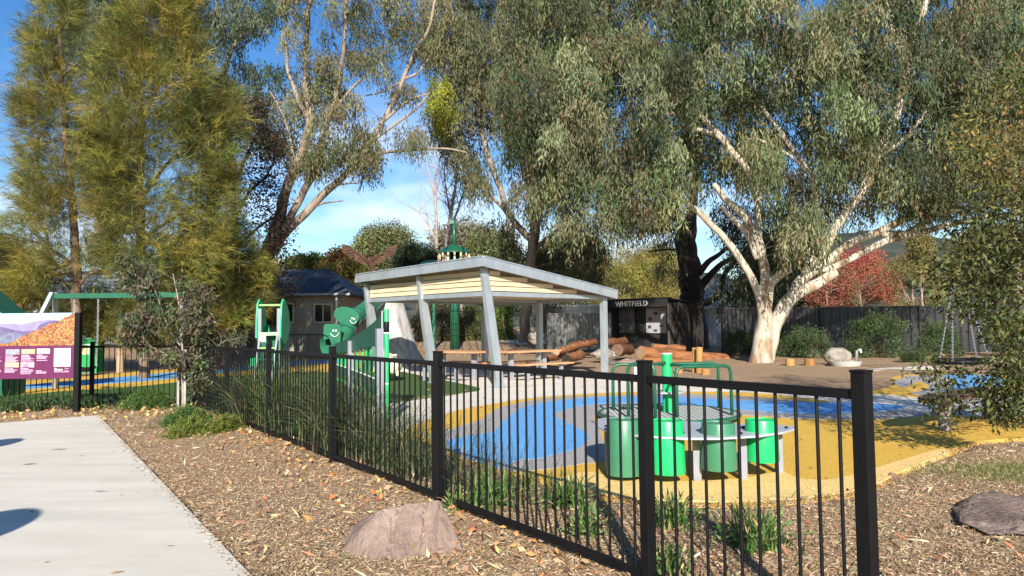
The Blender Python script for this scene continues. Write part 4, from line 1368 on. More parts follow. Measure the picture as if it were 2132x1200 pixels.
# stone basin
bs = thing('drinking_basin', 'grey stone basin with domed rough boulder and white spout beside the fence shrubs', 'basin', (at(1760, 760, 25).x, 25, 0))
b0_ = at(1760, 757, 25)
MB().lathe([(.34, 0), (.47, .03), (.52, .16), (.52, .20), (.46, .20), (.42, .10), (.03, .08)], 30, (b0_.x, 25, -.02)).build('bowl', mat('basin_concrete', (.42, .40, .36), (.33, .31, .28), .8, 6, .3), bs, smooth='auto')
MB().blob((b0_.x + .02, 25.6, .30), (.47, .40, .33), 6, .12, 2.2, 4).build('boulder', m_rock2, bs, smooth=True)
pw = at(1788, 741, 25)
MB().tube([(pw.x, 25.2, .2), (pw.x, 25.1, .52), (pw.x + .04, 24.95, .56), (pw.x + .04, 24.9, .46)], [.045, .05, .045, .03], 10).build('spout', m_white, bs, smooth=True)

# bench at the right
bp = [gr(1968, 898), gr(2062, 876)]
bn_ = thing('slab_bench', 'rough dark timber slab bench on two round posts under the overhanging branches', 'bench', bp[0])
ax = (bp[1] - bp[0]).normalized(); ay = Vector((-ax.y, ax.x, 0))
pts = [(-.72, -.02), (-.58, -.16), (-.1, -.22), (.3, -.19), (.9, -.24), (1.75, -.2), (2.1, -.12), (2.12, .16), (1.5, .2), (.6, .17), (0, .22), (-.45, .15)]
MB().prism(pts, V3(bp[0], .425), ax, ay, .07).build('slab', bark('dark_slab', [(.3, (.06, .035, .025)), (.55, (.16, .095, .065)), (.75, (.26, .17, .12))], 3, (1, 1, 3), .5), bn_, bevel=.012)
for p in bp:
    MB().tube([V3(p, -.05), V3(p + Vector((0, 0, 0)), .2), V3(p, .424)], [.085, .078, .08], 14).build('post', mat('grey_log_post', (.26, .235, .22), (.15, .13, .12), .85, 6, .5, 30, stretch=(1, 1, .2)) if 'grey_log_post' not in bpy.data.materials else bpy.data.materials['grey_log_post'], bn_, smooth='auto')

# basket swing (right) and two-bay swing (left)
bsw = thing('basket_swing', 'black round basket swing on bright chains near the back fence', 'swing', (at(2002, 755, 20).x, 20, 0))
sx = at(2002, 755, 20).x
zr = at(2002, 752, 20).z
rg_ = [(sx + .72 * math.cos(2 * math.pi * k / 32), 20 + .6 * math.sin(2 * math.pi * k / 32), zr) for k in range(33)]
MB().tube(rg_, .07, 8, False).build('basket_rim', m_black, bsw, smooth=True)
mb = MB()
for k in range(7):
    x = -.6 + k * .2
    h = .6 * math.sqrt(max(.01, 1 - (x / .72) ** 2))
    mb.tube([(sx + x, 20 - h, zr), (sx + x, 20, zr - .1), (sx + x, 20 + h, zr)], .014, 5)
    y = x * .8
    h2 = .72 * math.sqrt(max(.01, 1 - (y / .6) ** 2))
    mb.tube([(sx - h2, 20 + y, zr), (sx, 20 + y, zr - .1), (sx + h2, 20 + y, zr)], .014, 5)
mb.build('basket_net', m_black, bsw)
def chain(p, q, lk=.05, r=.008):
    mb = MB()
    p, q = Vector(p), Vector(q)
    n_ = max(2, int((q - p).length / lk))
    d = (q - p).normalized()
    x = d.cross(Vector((.3, 1, .1))).normalized(); y = d.cross(x)
    for k in range(n_):
        c = p.lerp(q, (k + .5) / n_)
        s_ = x if k % 2 else y
        mb.tube([c - d * lk * .6 - s_ * 0, c - d * lk * .2 + s_ * lk * .3, c + d * lk * .2 + s_ * lk * .3, c + d * lk * .6], r, 4, False)
        mb.tube([c - d * lk * .6, c - d * lk * .2 - s_ * lk * .3, c + d * lk * .2 - s_ * lk * .3, c + d * lk * .6], r, 4, False)
    return mb
ztop = 2.55
for x, e in ((-.16, ((-.5, -.42), (-.3, .5))), (.16, ((.5, -.42), (.62, .3)))):
    for ex, ey in e:
        chain((sx + x, 20, ztop - .06), (sx + ex, 20 + ey, zr + .05), .05, .010).build('chain', m_steel, bsw)
MB().tube([(sx - .45, 20, ztop), (sx + 2.0, 20, ztop)], .05, 12).build('top_beam', m_black, bsw, smooth='auto')
for t_ in (-1, 1):
    MB().tube([(sx + 2.0, 20, ztop), (sx + 2.2, 20 + t_ * .9, 0)], .07, 10).build('leg', m_legs, bsw)
sw = thing('swing_set', 'swing frame with flat green top beam and grey slanted legs behind the purple board', 'swing', (-11.5, 18, 0))
bz = at(110, 617, 18).z
MB().box((-9.88, 18, bz), (3.24, .12, .13)).build('top_beam', m_dkgreen, sw, bevel=.006)
xe_ = at(379, 700, 18).x
MB().beam((xe_, 18, bz), (xe_, 18, -.05), .08, .08, (1, 0, 0)).build('end_post', m_legs, sw, bevel=.005)
for x in (-11.46, ):
    for t_, s in ((-1, 1), (1, 1)):
        dx = -.55 if x < -10 else .0
        MB().beam((x, 18 + t_ * .06, bz + .08), (x + dx, 18 + t_ * 1.0, 0), .11, .09, (1, 0, 0)).build('leg', m_galv if x < -10 else m_dkgreen, sw, bevel=.005)
for xx in (-10.95, -10.35):
    chain((xx, 18, bz - .07), (xx, 18, .62), .06, .009).build('chain', m_steel, sw)
MB().prism([(-.24, .05), (-.2, -.02), (-.1, -.09), (.1, -.09), (.2, -.02), (.24, .05), (.1, .02), (-.1, .02)], (-10.65, 18.12, .58), (1, 0, 0), Zv, .24).build('seat', m_black, sw, bevel=.01)

# green play panel with notice
gpan = thing('play_counter', 'bright green solid play counter with pale notice behind the fence', 'play counter', (at(186, 772, 26).x, 26, 0))
gx = at(186, 740, 26)
w_ = 47 / 2 * 26 / F
zt_ = at(186, 706, 26).z
MB().box((gx.x, 26, zt_ / 2), (w_ * 2, .5, zt_)).build('counter', mat('play_green', (.012, .27, .075), (.01, .23, .065), .45, 3), gpan, bevel=.012)
MB().box((gx.x, 25.98, zt_ + .022), (w_ * 2 + .06, .58, .04)).build('top', mat('grey_green_top', (.12, .30, .22), None, .45), gpan, bevel=.006)
MB().box((gx.x - .03, 25.742, zt_ * .66), (.36, .012, .27)).build('notice', mat('yellow_notice', (.66, .62, .30), (.5, .36, .2), .5, 14), gpan)
MB().tube([(gx.x - .19 + .38 * k / 6, 25.735, zt_ * .66 + .19 + .03 * math.sin(math.pi * k / 6)) for k in range(7)], .014, 6).build('notice_heading', m_white, gpan)
# green cubby roof at the left edge
cb = thing('cubby_house', 'dark green steep roofed playhouse corner at the picture edge beside the purple board', 'playhouse', (-12.4, 17, 0))
for s in (-1, 1):
    MB().prism([(-.55, 0), (.95, 0), (.95, .06), (-.55, .06)], (-12.25, 17.6, 2.34), (s * .62, 0, -.78), (0, -1, 0), .05).build('roof_side', m_teal, cb) if False else None
rfp = [(-.9, 1.55), (-.86, 1.9), (0, 2.62), (.86, 1.9), (.9, 1.55)]
MB().prism(rfp, (-12.58, 17.5, 0), (1, 0, 0), Zv, .9).build('roof', m_teal, cb, bevel=.01)
for s in (-1, 1):
    MB().box((-12.58 + s * .78, 17.05, .78), (.1, .8, 1.56)).build('wall', m_dkgreen, cb)
# ------------------------------------------------------------------ information board
sY = 13.35
sg = thing('information_board', 'purple information board with autumn valley photo on dark posts', 'information board', (at(161, 860, sY).x, sY, 0))
def bw(px, py, off=0.0):                  # point on the board's face plane
    p = at(px, py, sY)
    return Vector((p.x, sY - off, p.z))
xl, xr_ = at(-75, 700, sY).x, at(156, 700, sY).x
zt0, zmid, zbo = at(80, 652, sY).z, at(80, 720, sY).z, at(80, 789, sY).z
bwid = xr_ - xl
MB().box(((xl + xr_) / 2, sY + .02, (zt0 + zbo) / 2), (bwid, .03, zt0 - zbo)).build('back_plate', m_black, sg, bevel=.003)
def layer(name, pts, m, k, par=sg):       # a printed layer lying on the board, 1 mm proud of the one below
    return MB().prism(pts, (0, sY + .004 - .0012 * k, 0), (1, 0, 0), Zv, .001).build(name, m, par)
def rect(x0, z0, x1, z1): return [(x0, z0), (x1, z0), (x1, z1), (x0, z1)]
def X(px): return at(px, 720, sY).x
def Zp(py): return at(80, py, sY).z
t = NT('printed_sky')
tc = t.n('ShaderNodeTexCoord'); se = t.n('ShaderNodeSeparateXYZ')
t.l(tc.outputs['Generated'], se.inputs[0])
t.l(t.ramp(se.outputs[2], [(.35, (.60, .68, .80)), (.7, (.62, .74, .86)), (1, (.36, .55, .80))]), t.b.inputs['Base Color'])
t.b.inputs['Roughness'].default_value = .4
layer('photo_sky', rect(xl + .003, zmid, xr_ - .003, zt0 - .003), t.m, 1)
def ridge(name, pp, m, k):
    pts = [(X(a), Zp(b)) for a, b in pp]
    layer(name, [(max(p[0], xl + .003), max(p[1], zmid + .001)) for p in pts], m, k)
def jag(a, b, n, amp, seed):
    random.seed(seed)
    return [(a[0] + (b[0] - a[0]) * k / n, a[1] + (b[1] - a[1]) * k / n + random.uniform(-amp, amp)) for k in range(n + 1)]
ridge('photo_far_hills', [(-75, 720), (155, 720), (155, 678), (140, 671), (118, 667), (95, 666), (70, 669), (45, 675), (20, 673), (-10, 672), (-75, 676)], mat('printed_far_hills', (.20, .17, .30), (.26, .23, .36), .4, 9), 2)
ridge('photo_near_hills', [(-75, 720), (110, 720), (125, 700), (128, 668), (112, 668), (98, 670), (82, 676), (74, 688), (50, 690), (30, 687), (10, 682), (-10, 678), (-75, 680)], mat('printed_near_hills', (.09, .07, .17), (.15, .12, .22), .4, 11), 3)
ridge('photo_valley', [(-75, 720), (60, 720), (50, 700), (40, 694), (20, 693), (0, 698), (-75, 697)], mat('printed_valley', (.20, .21, .26), (.09, .09, .2), .4, 14), 4)
t = NT('printed_autumn')
v = t.coord()
vo = t.n('ShaderNodeTexVoronoi'); vo.inputs['Scale'].default_value = 26
nz = t.noise(v, 22, 4)
t.l(t.mix(.12, v, nz.outputs['Color'], 'ADD'), vo.inputs['Vector'])
s_ = t.n('ShaderNodeSeparateColor'); t.l(vo.outputs['Color'], s_.inputs[0])
cr = t.ramp(s_.outputs[0], [(0, (.16, .05, .03)), (.3, (.50, .15, .03)), (.6, (.62, .25, .06)), (.85, (.55, .30, .10)), (1, (.36, .28, .12))])
t.l(t.mix(t.ramp(vo.outputs['Distance'], [(.25, 0.0), (.7, .85)]), cr, (.10, .04, .035)), t.b.inputs['Base Color'])
t.b.inputs['Roughness'].default_value = .4
ridge('photo_autumn_trees', [(-75, 720), (155, 720), (155, 655)] + [(150, 652), (146, 655)] + jag((143, 658), (128, 664), 5, 1.5, 2) + jag((124, 668), (60, 694), 16, 2.0, 3) + jag((55, 697), (18, 715), 9, 1.2, 4) + [(-75, 718)], t.m, 5)
layer('text_panel', rect(xl + .003, zbo + .003, xr_ - .003, zmid), m_purple, 1)
pics = [(12, 41, 727, 738, (.30, .36, .48), (.22, .20, .16)), (45, 73, 727, 737, (.34, .38, .28), (.62, .30, .12)), (77, 104, 726, 737, (.55, .62, .68), (.16, .22, .20)), (11, 40, 754, 765, (.40, .36, .18), (.30, .26, .28)), (44, 72, 754, 765, (.66, .48, .60), (.15, .08, .13))]
for x0, x1, y0, y1, ca, cb_ in pics:
    layer('small_photo', rect(X(x0), Zp(y1), X(x1), Zp(y0)), mat('small_photo_print', ca, cb_, .4, 11, detail=3), 2)
random.seed(5)
lines = []
for x0, ys_, wmax in ((12, [740.5, 743.3, 745.6, 747.9, 750.2, 752.2], 27), (45, [739.5, 742, 744.3, 746.6, 749, 751.6], 26), (77, [739.5, 742, 744.4, 746.6, 750.5], 26), (11, [767.5, 770, 772.3, 774.4], 27), (44, [767.3, 770, 772.5, 774.8, 778], 27), (76, [772.2, 774.8, 777], 25), (-20, [741, 743.5, 746, 748.5, 751, 768, 770.5, 773], 24)):
    mb = MB()
    for i, y in enumerate(ys_):
        w = wmax * random.uniform(.72, 1) if i else wmax * random.uniform(.45, .65)
        h = .75 if i else .95
        # words: short dashes
        x = x0
        while x < x0 + w:
            l = random.uniform(1.3, 4)
            mb.prism(rect(X(x), Zp(y + h), X(min(x + l, x0 + w)), Zp(y - h * .4)), (0, sY + .004 - .0012 * 2, 0), (1, 0, 0), Zv, .001)
            x += l + .55
    mb.build('text_block', m_textw, sg)
layer('map_sheet', rect(X(113), Zp(764), X(147), Zp(726)), m_white, 2)
mb = MB()
for y, x0, x1 in ((735, 116, 126), (739, 128, 144), (744, 120, 140), (751, 124, 145), (748, 115, 120)):
    mb.prism(rect(X(x0), Zp(y + .4), X(x1), Zp(y)), (0, sY + .004 - .0012 * 3, 0), (1, 0, 0), Zv, .001)
mb.build('map_lines', mat('map_line', (.45, .5, .5), None, .5), sg)
for pts in ([(116, 729), (140, 728), (146, 731), (135, 734), (120, 733)], [(124, 758), (134, 755), (140, 757), (136, 762), (126, 763)]):
    layer('map_parkland', [(X(a), Zp(b)) for a, b in pts][::-1], mat('map_green', (.55, .72, .45), None, .5), 3)
def words_(txt, px, py, size, wsc=1.0):
    text_mesh('board_lettering', txt, size, Vector((X(px), sY + .004 - .0012 * 2 - .001, Zp(py))), (1, 0, 0), Zv, .0008, m_white, sg, 'LEFT', wsc)
layer('panel_rule', rect(X(136.2), Zp(773), X(136.6), Zp(766)), m_textw, 2)
mb = MB()
for i, y in enumerate((767.6, 770.6)):
    x, e = 114, (119 if i == 0 else 131.5)
    hh = .8 if i == 0 else 1.3
    while x < e:
        l = random.uniform(.7, 1.5)
        mb.prism(rect(X(x), Zp(y + hh), X(min(x + l, e)), Zp(y - hh)), (0, sY + .004 - .0012 * 2, 0), (1, 0, 0), Zv, .001)
        x += l + .25
mb.build('board_title', m_white, sg)
mb = MB()
x = 114
while x < 144.5:
    l = random.uniform(.8, 2)
    mb.prism(rect(X(x), Zp(775.6), X(min(x + l, 144.5)), Zp(774.4)), (0, sY + .004 - .0012 * 2, 0), (1, 0, 0), Zv, .001)
    x += l + .3
mb.build('address_line', m_textw, sg)
mb = MB()
mb.tube([Vector((X(138 + k), sY + .0005, Zp(769 - 1.2 * abs(math.sin(k * 1.1))))) for k in range(7)], .004, 4)
mb.tube([Vector((X(138.5 + k), sY + .0005, Zp(772.3))) for k in range(6)], .004, 4)
mb.build('emblem', m_textw, sg)
for px in (161, -80):
    x = at(px, 760, sY).x
    MB().box((x, sY + .01, at(162, 652, sY).z / 2 - .03), (.095, .10, at(162, 650, sY).z + .06)).build('post', m_black, sg, bevel=.004)

# ------------------------------------------------------------------ houses behind
def house(name, label, ex0, ex1, ey, Ye, rx0, rx1, ry, Yr, wins, wallm, roofm, zb=0.0, hip=True):
    e0, e1 = at(ex0, ey, Ye), at(ex1, ey, Ye)
    ze_ = e0.z
    r0, r1 = at(rx0, ry, Yr), at(rx1, ry, Yr)
    zr_ = r0.z
    Yb = 2 * Yr - Ye
    h = thing(name, label, 'house', ((e0.x + e1.x) / 2, Ye, zb))
    mb = MB()
    A_, B_, C_, D_ = Vector((e0.x, Ye, ze_)), Vector((e1.x, Ye, ze_)), Vector((e1.x, Yb, ze_)), Vector((e0.x, Yb, ze_))
    P_, Q_ = Vector((r0.x, Yr, zr_)), Vector((r1.x, Yr, zr_))
    lo = [q - Zv * .1 for q in (A_, B_, C_, D_)]
    mb.add([A_, B_, C_, D_, P_, Q_] + lo, [(0, 1, 5, 4), (1, 2, 5), (2, 3, 4, 5), (3, 0, 4), (6, 9, 8, 7), (0, 6, 7, 1), (1, 7, 8, 2), (2, 8, 9, 3), (3, 9, 6, 0)])
    mb.build('roof', roofm, h)
    MB().beam(A_ - Zv * .05 + Vector((0, -.06, 0)), B_ - Zv * .05 + Vector((0, -.06, 0)), .1, .12).build('gutter', m_legs, h)
    wx0, wx1 = e0.x + .45, e1.x - .5
    mb = MB()
    k = 0
    z = zb
    while z < ze_ - .12:                   # weatherboards
        mb.box(((wx0 + wx1) / 2, (Ye + Yb) / 2 + .25, z + .075), (wx1 - wx0 + .02 * (k % 2) * 0, Yb - Ye - .6 - .016 * (k % 2), .15))
        z += .152
        k += 1
    mb.build('wall', wallm, h)
    fy = Ye + .25 + .3
    for x0, x1, y0, y1, panes in wins:
        a, b = at(x0, y0, fy), at(x1, y1, fy)
        o = MB()
        w, hh = b.x - a.x, a.z - b.z
        cx_, cz_ = (a.x + b.x) / 2, (a.z + b.z) / 2
        for s in (-1, 1):
            o.box((cx_ + s * w / 2, fy - .03, cz_), (.07, .08, hh + .07))
            o.box((cx_, fy - .03, cz_ + s * hh / 2), (w - .075, .075, .07))
        if panes > 1:
            o.box((cx_, fy - .03, cz_), (.055, .07, hh - .07))
        o = o.build('window', mat('window_frame_cream', (.55, .52, .42), None, .6) if 'window_frame_cream' not in bpy.data.materials else bpy.data.materials['window_frame_cream'], h)
        MB().box((cx_, fy - .01, cz_), (w - .02, .03, hh - .02)).build('pane', bpy.data.materials.get('dark_glass') or mat('dark_glass', (.012, .014, .016), (.03, .03, .03), .08, 1), o)
    return h
m_navy = mat('navy_roof', (.046, .050, .060), (.032, .036, .044), .6, 1.5, spec=.25)
m_weather = mat('weatherboard', (.30, .28, .22), (.23, .21, .17), .8, 4)
h1 = house('house', 'weatherboard house with dark navy hipped roof and two windows behind the slides', 500, 729, 613, 38, 520, 683, 562, 42.0, ((655, 691, 634, 671, 2), (588, 611, 633, 671, 1)), m_weather, m_navy, .05)
dpx = at(702, 640, 38.4)
MB().tube([(dpx.x, 38.25, .1), (dpx.x, 38.25, at(702, 618, 38.25).z)], .05, 8).build('downpipe', m_white, h1)
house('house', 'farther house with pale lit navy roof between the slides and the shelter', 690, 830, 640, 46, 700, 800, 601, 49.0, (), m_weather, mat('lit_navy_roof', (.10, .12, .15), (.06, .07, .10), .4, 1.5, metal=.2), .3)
house('house', 'pale house with blue-grey roof glimpsed through the sheoaks', 15, 262, 614, 48, 30, 250, 575, 51.5, (), mat('pale_wall', (.5, .5, .47), None, .8), mat('bluegrey_roof', (.26, .31, .36), (.2, .24, .28), .45, 1.5), .1)
house('house', 'grey gabled roof showing behind the dark gum and black fence', 1466, 1560, 640, 52, 1490, 1512, 588, 55, (), mat('grey_wall', (.3, .3, .3), None, .8), mat('grey_roof', (.30, .31, .34), None, .5), 0)

# unseen discs on poles, added only to cast two round shadows on the footpath
for px, py, r, lab in ((-2, 929, .26, 'unseen disc on a slim pole, added to shade the far end of the footpath'), (-34, 1110, .33, 'larger unseen disc on a slim pole, added to shade the near footpath')):
    g_ = gr(px, py)
    hz = 1.75
    yb = g_.y - hz * 2.1
    s = thing('shadow_caster', lab, 'sign', (g_.x, yb, 0))
    MB().tube([(g_.x, yb + .03, 0), (g_.x, yb + .03, hz)], .03, 10).build('pole', m_galv, s)
    MB().tube([(g_.x, yb - .004, hz), (g_.x, yb + .0, hz)], r, 28).build('disc', m_legs, s)
# ------------------------------------------------------------------ garden plants
def strap_plant(px, py, spread, height, n, label, Y=None, cols=((.07, .14, .035), (.11, .20, .05), (.05, .10, .03), (.09, .17, .04), (.07, .13, .03), (.13, .19, .06), (.33, .26, .13)), group='strappy plants along the fence', w=.022, cat='plant'):
    p = gr(px, py) if Y is None else at(px, py, Y)
    root = thing('strappy_plant', label, cat, p, group)
    mbv = []; col = []
    N = n
    a = rng.uniform(0, 2 * math.pi, N)
    lean = np.abs(rng.normal(.5, .33, N)).clip(.05, 1.35)
    L = height * rng.uniform(.55, 1.15, N)
    base = np.column_stack([p.x + rng.normal(size=N) * spread * .4, p.y + rng.normal(size=N) * spread * .35, np.full(N, p.z)])
    # each blade in three joined leaf segments that arch over
    Ps, Ds, Ls, Ws, Cs = [], [], [], [], []
    cc = palette(cols, N, rng, .2)
    pos = base.copy()
    for s in range(3):
        le = lean * (.55 + .55 * s)
        D = np.column_stack([np.cos(a) * np.sin(le), np.sin(a) * np.sin(le), np.cos(le)])
        Ps.append(pos - D * L[:, None] * .05); Ds.append(D); Ls.append(L * .44); Ws.append(np.full(N, w) * (1 - .22 * s)); Cs.append(cc * (1 + .12 * s))
        pos = pos + D * (L * .34)[:, None]
    o = leaf_object('blades', np.concatenate(Ps), np.concatenate(Ds), np.concatenate(Ls), np.concatenate(Ws), np.concatenate(Cs), m_leaf, root)
    return root
for px, py, s, h, n, lab in (
    (1022, 1062, .22, .34, 190, 'bright strappy clump inside the fence just right of the post by the pink rock'),
    (1182, 1062, .20, .30, 170, 'strappy clump inside the fence touching the corner of the pale yellow edge'),
    (1218, 1118, .13, .22, 100, 'small strappy clump in front of the one at the pale yellow edge corner'),
    (1402, 1102, .18, .26, 170, 'strappy clump in the shade below the second green drum'),
    (1572, 1142, .20, .27, 260, 'roundest brightest strappy clump below the third and fourth drums'),
    (1388, 1200, .12, .20, 110, 'strappy clump at the foot of the nearest middle fence post, cut by the picture edge'),
    (942, 1064, .09, .16, 60, 'tiny pale green tuft outside the fence behind the pink rock'),
    (1098, 1030, .10, .20, 60, 'thin sparse tuft between the two larger strappy clumps')):
    strap_plant(px, py, s, h, n, lab)
for px, py, s, h, n, lab in (
    (22, 858, .34, .38, 150, 'dark strappy clump under the left part of the purple board'),
    (78, 856, .26, .34, 120, 'dark strappy clump under the middle of the purple board'),
    (143, 853, .28, .38, 150, 'dark strappy clump at the right post of the purple board'),
    (196, 850, .25, .32, 90, 'smaller strappy clump just right of the board post'),
    (262, 842, .26, .40, 130, 'strappy clump behind the feathery groundcover at the fence')):
    strap_plant(px, py, s, h, n, lab, w=.024, cols=((.03, .055, .022), (.045, .08, .028), (.07, .11, .04)))
# long fine lomandra tussocks inside the long fence
side_ = Vector((.8192, .5735, 0))
lom = [(2.2, .35), (3.6, .42)]
names = ['nearest sparse tussock of fine long grass right of the rock side post', 'fine long grass tussock leaning over the yellow paving edge', 'fine grass tussock just past the post above the rock', 'fine grass tussock half way along the third fence bay', 'dense dark grass tussock in front of the climbing bridge posts', 'tall grass tussock below the climbing bridge panel', 'dense grass tussock left of the bridge, before the turf', 'tall fine tussock beside the fourth fence post', 'wide tussock in the fourth bay with pale seed stems', 'brightest yellow-green grass tussock beside the fifth fence post', 'dark tussock past the fifth post', 'dark tussock below the mint slide', 'far tussock near the sixth post', 'farthest tussock in the fence corner']
tl = [3.35, 4.05, 4.75, 5.35, 5.95, 6.5, 7.1, 7.7, 8.35, 9.0, 9.8, 10.6, 11.6, 12.8]
for i, (q, lab) in enumerate(zip(tl, names)):
    p = FA + FD * q + side_ * (.42 + .1 * math.sin(i * 2.1))
    k = [110, 150, 190, 260, 420, 480, 480, 460, 460, 420, 440, 420, 360, 320][i]
    hgt = [.52, .55, .6, .65, .72, .8, .85, .85, .85, .95, .9, .85, .8, .75][i]
    root = thing('tussock_grass', lab, 'grass tussock', p, 'fine grass tussocks inside the long fence')
    N = k
    a = rng.uniform(0, 2 * math.pi, N); lean = np.abs(rng.normal(.28, .26, N)).clip(.02, 1.2)
    L = hgt * rng.uniform(.55, 1.2, N)
    pos = np.column_stack([p.x + rng.normal(size=N) * .17, p.y + rng.normal(size=N) * .17, np.zeros(N)])
    cols = ((.05, .085, .028), (.08, .12, .04), (.12, .15, .06), (.03, .055, .02), (.05, .085, .028), (.26, .21, .11)) if i != 9 else ((.10, .16, .04), (.14, .19, .06))
    cc = palette(cols, N, rng, .2)
    Ps, Ds, Ls, Ws, Cs = [], [], [], [], []
    for s in range(4):
        le = lean * (.4 + .55 * s)
        D = np.column_stack([np.cos(a) * np.sin(le), np.sin(a) * np.sin(le), np.cos(le)])
        Ps.append(pos - D * L[:, None] * .03); Ds.append(D); Ls.append(L * .33); Ws.append(np.full(N, .0085) * (1 - .15 * s)); Cs.append(cc)
        pos = pos + D * (L * .26)[:, None]
    leaf_object('blades', np.concatenate(Ps), np.concatenate(Ds), np.concatenate(Ls), np.concatenate(Ws), np.concatenate(Cs), m_leaf, root)
# feathery groundcover mounds
def groundcover(px0, px1, py, hgt, n, label, cols):
    a, b = gr(px0, py), gr(px1, py)
    root = thing('groundcover_shrub', label, 'groundcover', (a + b) / 2, 'feathery groundcovers around the sapling')
    cc = []
    for _ in range(n):
        u, v_ = rng.normal(), rng.normal()
        x = (a.x + b.x) / 2 + u * (b.x - a.x) * .18
        y = a.y + .25 + v_ * .26
        e = math.exp(-(u * u + v_ * v_) * .35)
        cc.append((x, y, hgt * e * rng.uniform(.15, 1)))
    cc = np.array(cc)
    N = n * 26
    ci = np.repeat(np.arange(n), 26)
    D = rng.normal(size=(N, 3)); D[:, 2] = np.abs(D[:, 2]) * .6 + .25
    P = cc[ci] + rng.normal(size=(N, 3)) * .05
    P[:, 2] = np.maximum(P[:, 2], .005)
    leaf_object('foliage', P, D, np.full(N, .085) * rng.uniform(.5, 1.3, N), np.full(N, .011), palette(cols, N, rng, .25), m_leaf, root)
gc = ((.05, .11, .022), (.08, .16, .032), (.035, .075, .02), (.12, .17, .05))
groundcover(222, 365, 852, .30, 300, 'widest dark green feathery groundcover between the board and the sapling', gc)
groundcover(322, 422, 886, .22, 190, 'feathery groundcover at the foot of the staked sapling', gc)
groundcover(345, 408, 908, .16, 150, 'yellowish low groundcover nearest the footpath in front of the sapling', ((.14, .17, .03), (.18, .19, .04), (.10, .14, .03)))
groundcover(425, 482, 902, .15, 110, 'small separate yellow-green groundcover toward the long fence', ((.16, .17, .035), (.12, .15, .03)))

def shrub(name, px, pyb, rx, top, Y, n, label, cols, L=.11, W=.03, per=70, cat='shrub', group='shrubs against the black fence', R0=.28):
    b = at(px, pyb, Y)
    root = thing(name, label, cat, (b.x, Y, b.z), group)
    h = at(px, top, Y).z - b.z
    r = rx * Y / F
    cc = []
    for _ in range(n):
        z = rng.uniform(.05, 1)
        rr = r * math.sqrt(max(.05, 1 - ((z - .35) / .75) ** 2)) * rng.uniform(.2, 1) ** .5
        a = rng.uniform(0, 2 * math.pi)
        cc.append((b.x + rr * math.cos(a), Y + rr * .7 * math.sin(a), b.z + z * h * rng.uniform(.85, 1.05)))
    cc = np.array(cc)
    mb = MB()
    for k in range(7):
        c = cc[rng.integers(len(cc))]
        q = catmull([(b.x, Y, b.z - .05), ((b.x + c[0]) / 2 + rng.normal() * .1, (Y + c[1]) / 2, (b.z + c[2]) / 2), tuple(c)], 4)
        mb.tube([Vector(x) for x in q], list(np.linspace(.03, .008, len(q))), 5)
    mb.build('stems', m_dark, root)
    leaf_object('foliage', *broad_leaves(cc, rng, cols, None, R0, per, L, W, .1), m_leaf, root)
    return root
sc_ = ((.045, .075, .025), (.07, .105, .035), (.09, .12, .05))
shrub('shrub', 1640, 748, 34, 678, 32.5, 60, 'low dark shrub close behind the white gum trunk', sc_)
shrub('shrub', 1695, 750, 34, 690, 31, 60, 'rounded dark shrub between the white gum and the stone basin', sc_)
shrub('shrub', 1830, 752, 62, 650, 31, 150, 'tallest dark shrub against the fence behind the stone basin', sc_)
shrub('shrub', 1955, 752, 44, 672, 31, 90, 'shrub against the fence left of the basket swing chain', sc_)
shrub('shrub', 1535, 738, 26, 690, 33, 40, 'small dim shrub against the black fence between the hut and the white gum', sc_)
shrub('shrub', 2105, 752, 50, 660, 31, 90, 'shrub at the right end of the black fence behind the swing', sc_)
shrub('shrub', 1905, 760, 18, 738, 27, 24, 'low grassy plant on the mulch beside the far right path', sc_, L=.2, W=.02)

# ------------------------------------------------------------------ trees
olive = [(.145, .15, .066), (.185, .185, .085), (.105, .112, .05), (.215, .205, .10)]
grygreen = [(.122, .15, .073), (.163, .19, .094), (.09, .114, .053), (.205, .22, .112)]
rusty = [(.20, .11, .06)]

# big white gum
Y8 = 28.0
poly8 = [(1060, -90), (1045, 120), (1075, 260), (1060, 330), (1110, 455), (1190, 478), (1290, 478), (1345, 450), (1415, 455), (1445, 380), (1490, 400), (1560, 380), (1605, 420), (1640, 470), (1680, 540), (1720, 500), (1745, 430), (1830, 440), (1860, 370), (1960, 425), (2060, 400), (2200, 410), (2230, -90)]
holes8 = [[(1640, -90), (1645, 20), (1690, 40), (1735, 10), (1735, -90)], [(1648, 270), (1690, 260), (1705, 320), (1680, 380), (1640, 320)], [(1435, 390), (1500, 350), (1570, 370), (1590, 440), (1540, 430)], [(1868, 60), (1900, 60), (1880, 130), (1862, 130)]]
limb_gaps = [[(1380, 235), (1480, 235), (1550, 330), (1545, 400), (1470, 300), (1385, 285)], [(1550, 150), (1600, 200), (1690, 310), (1720, 390), (1650, 380), (1580, 270)], [(1800, 400), (1820, 300), (1860, 200), (1890, -20), (1950, -60), (1925, 80), (1900, 200), (1860, 320), (1835, 420)], [(1410, 395), (1500, 360), (1610, 380), (1630, 520), (1540, 520), (1440, 440)], [(1740, 490), (1830, 430), (2100, 400), (2110, 470), (1800, 540)]]
c8 = np.concatenate([clump_centres(poly8, Y8 - 1.6, 1.8, 300, rng, .3, .02, holes8 + limb_gaps, md=.95), clump_centres(poly8, Y8 + 3.6, 2.2, 520, rng, .4, -.1, holes8, md=.75)])
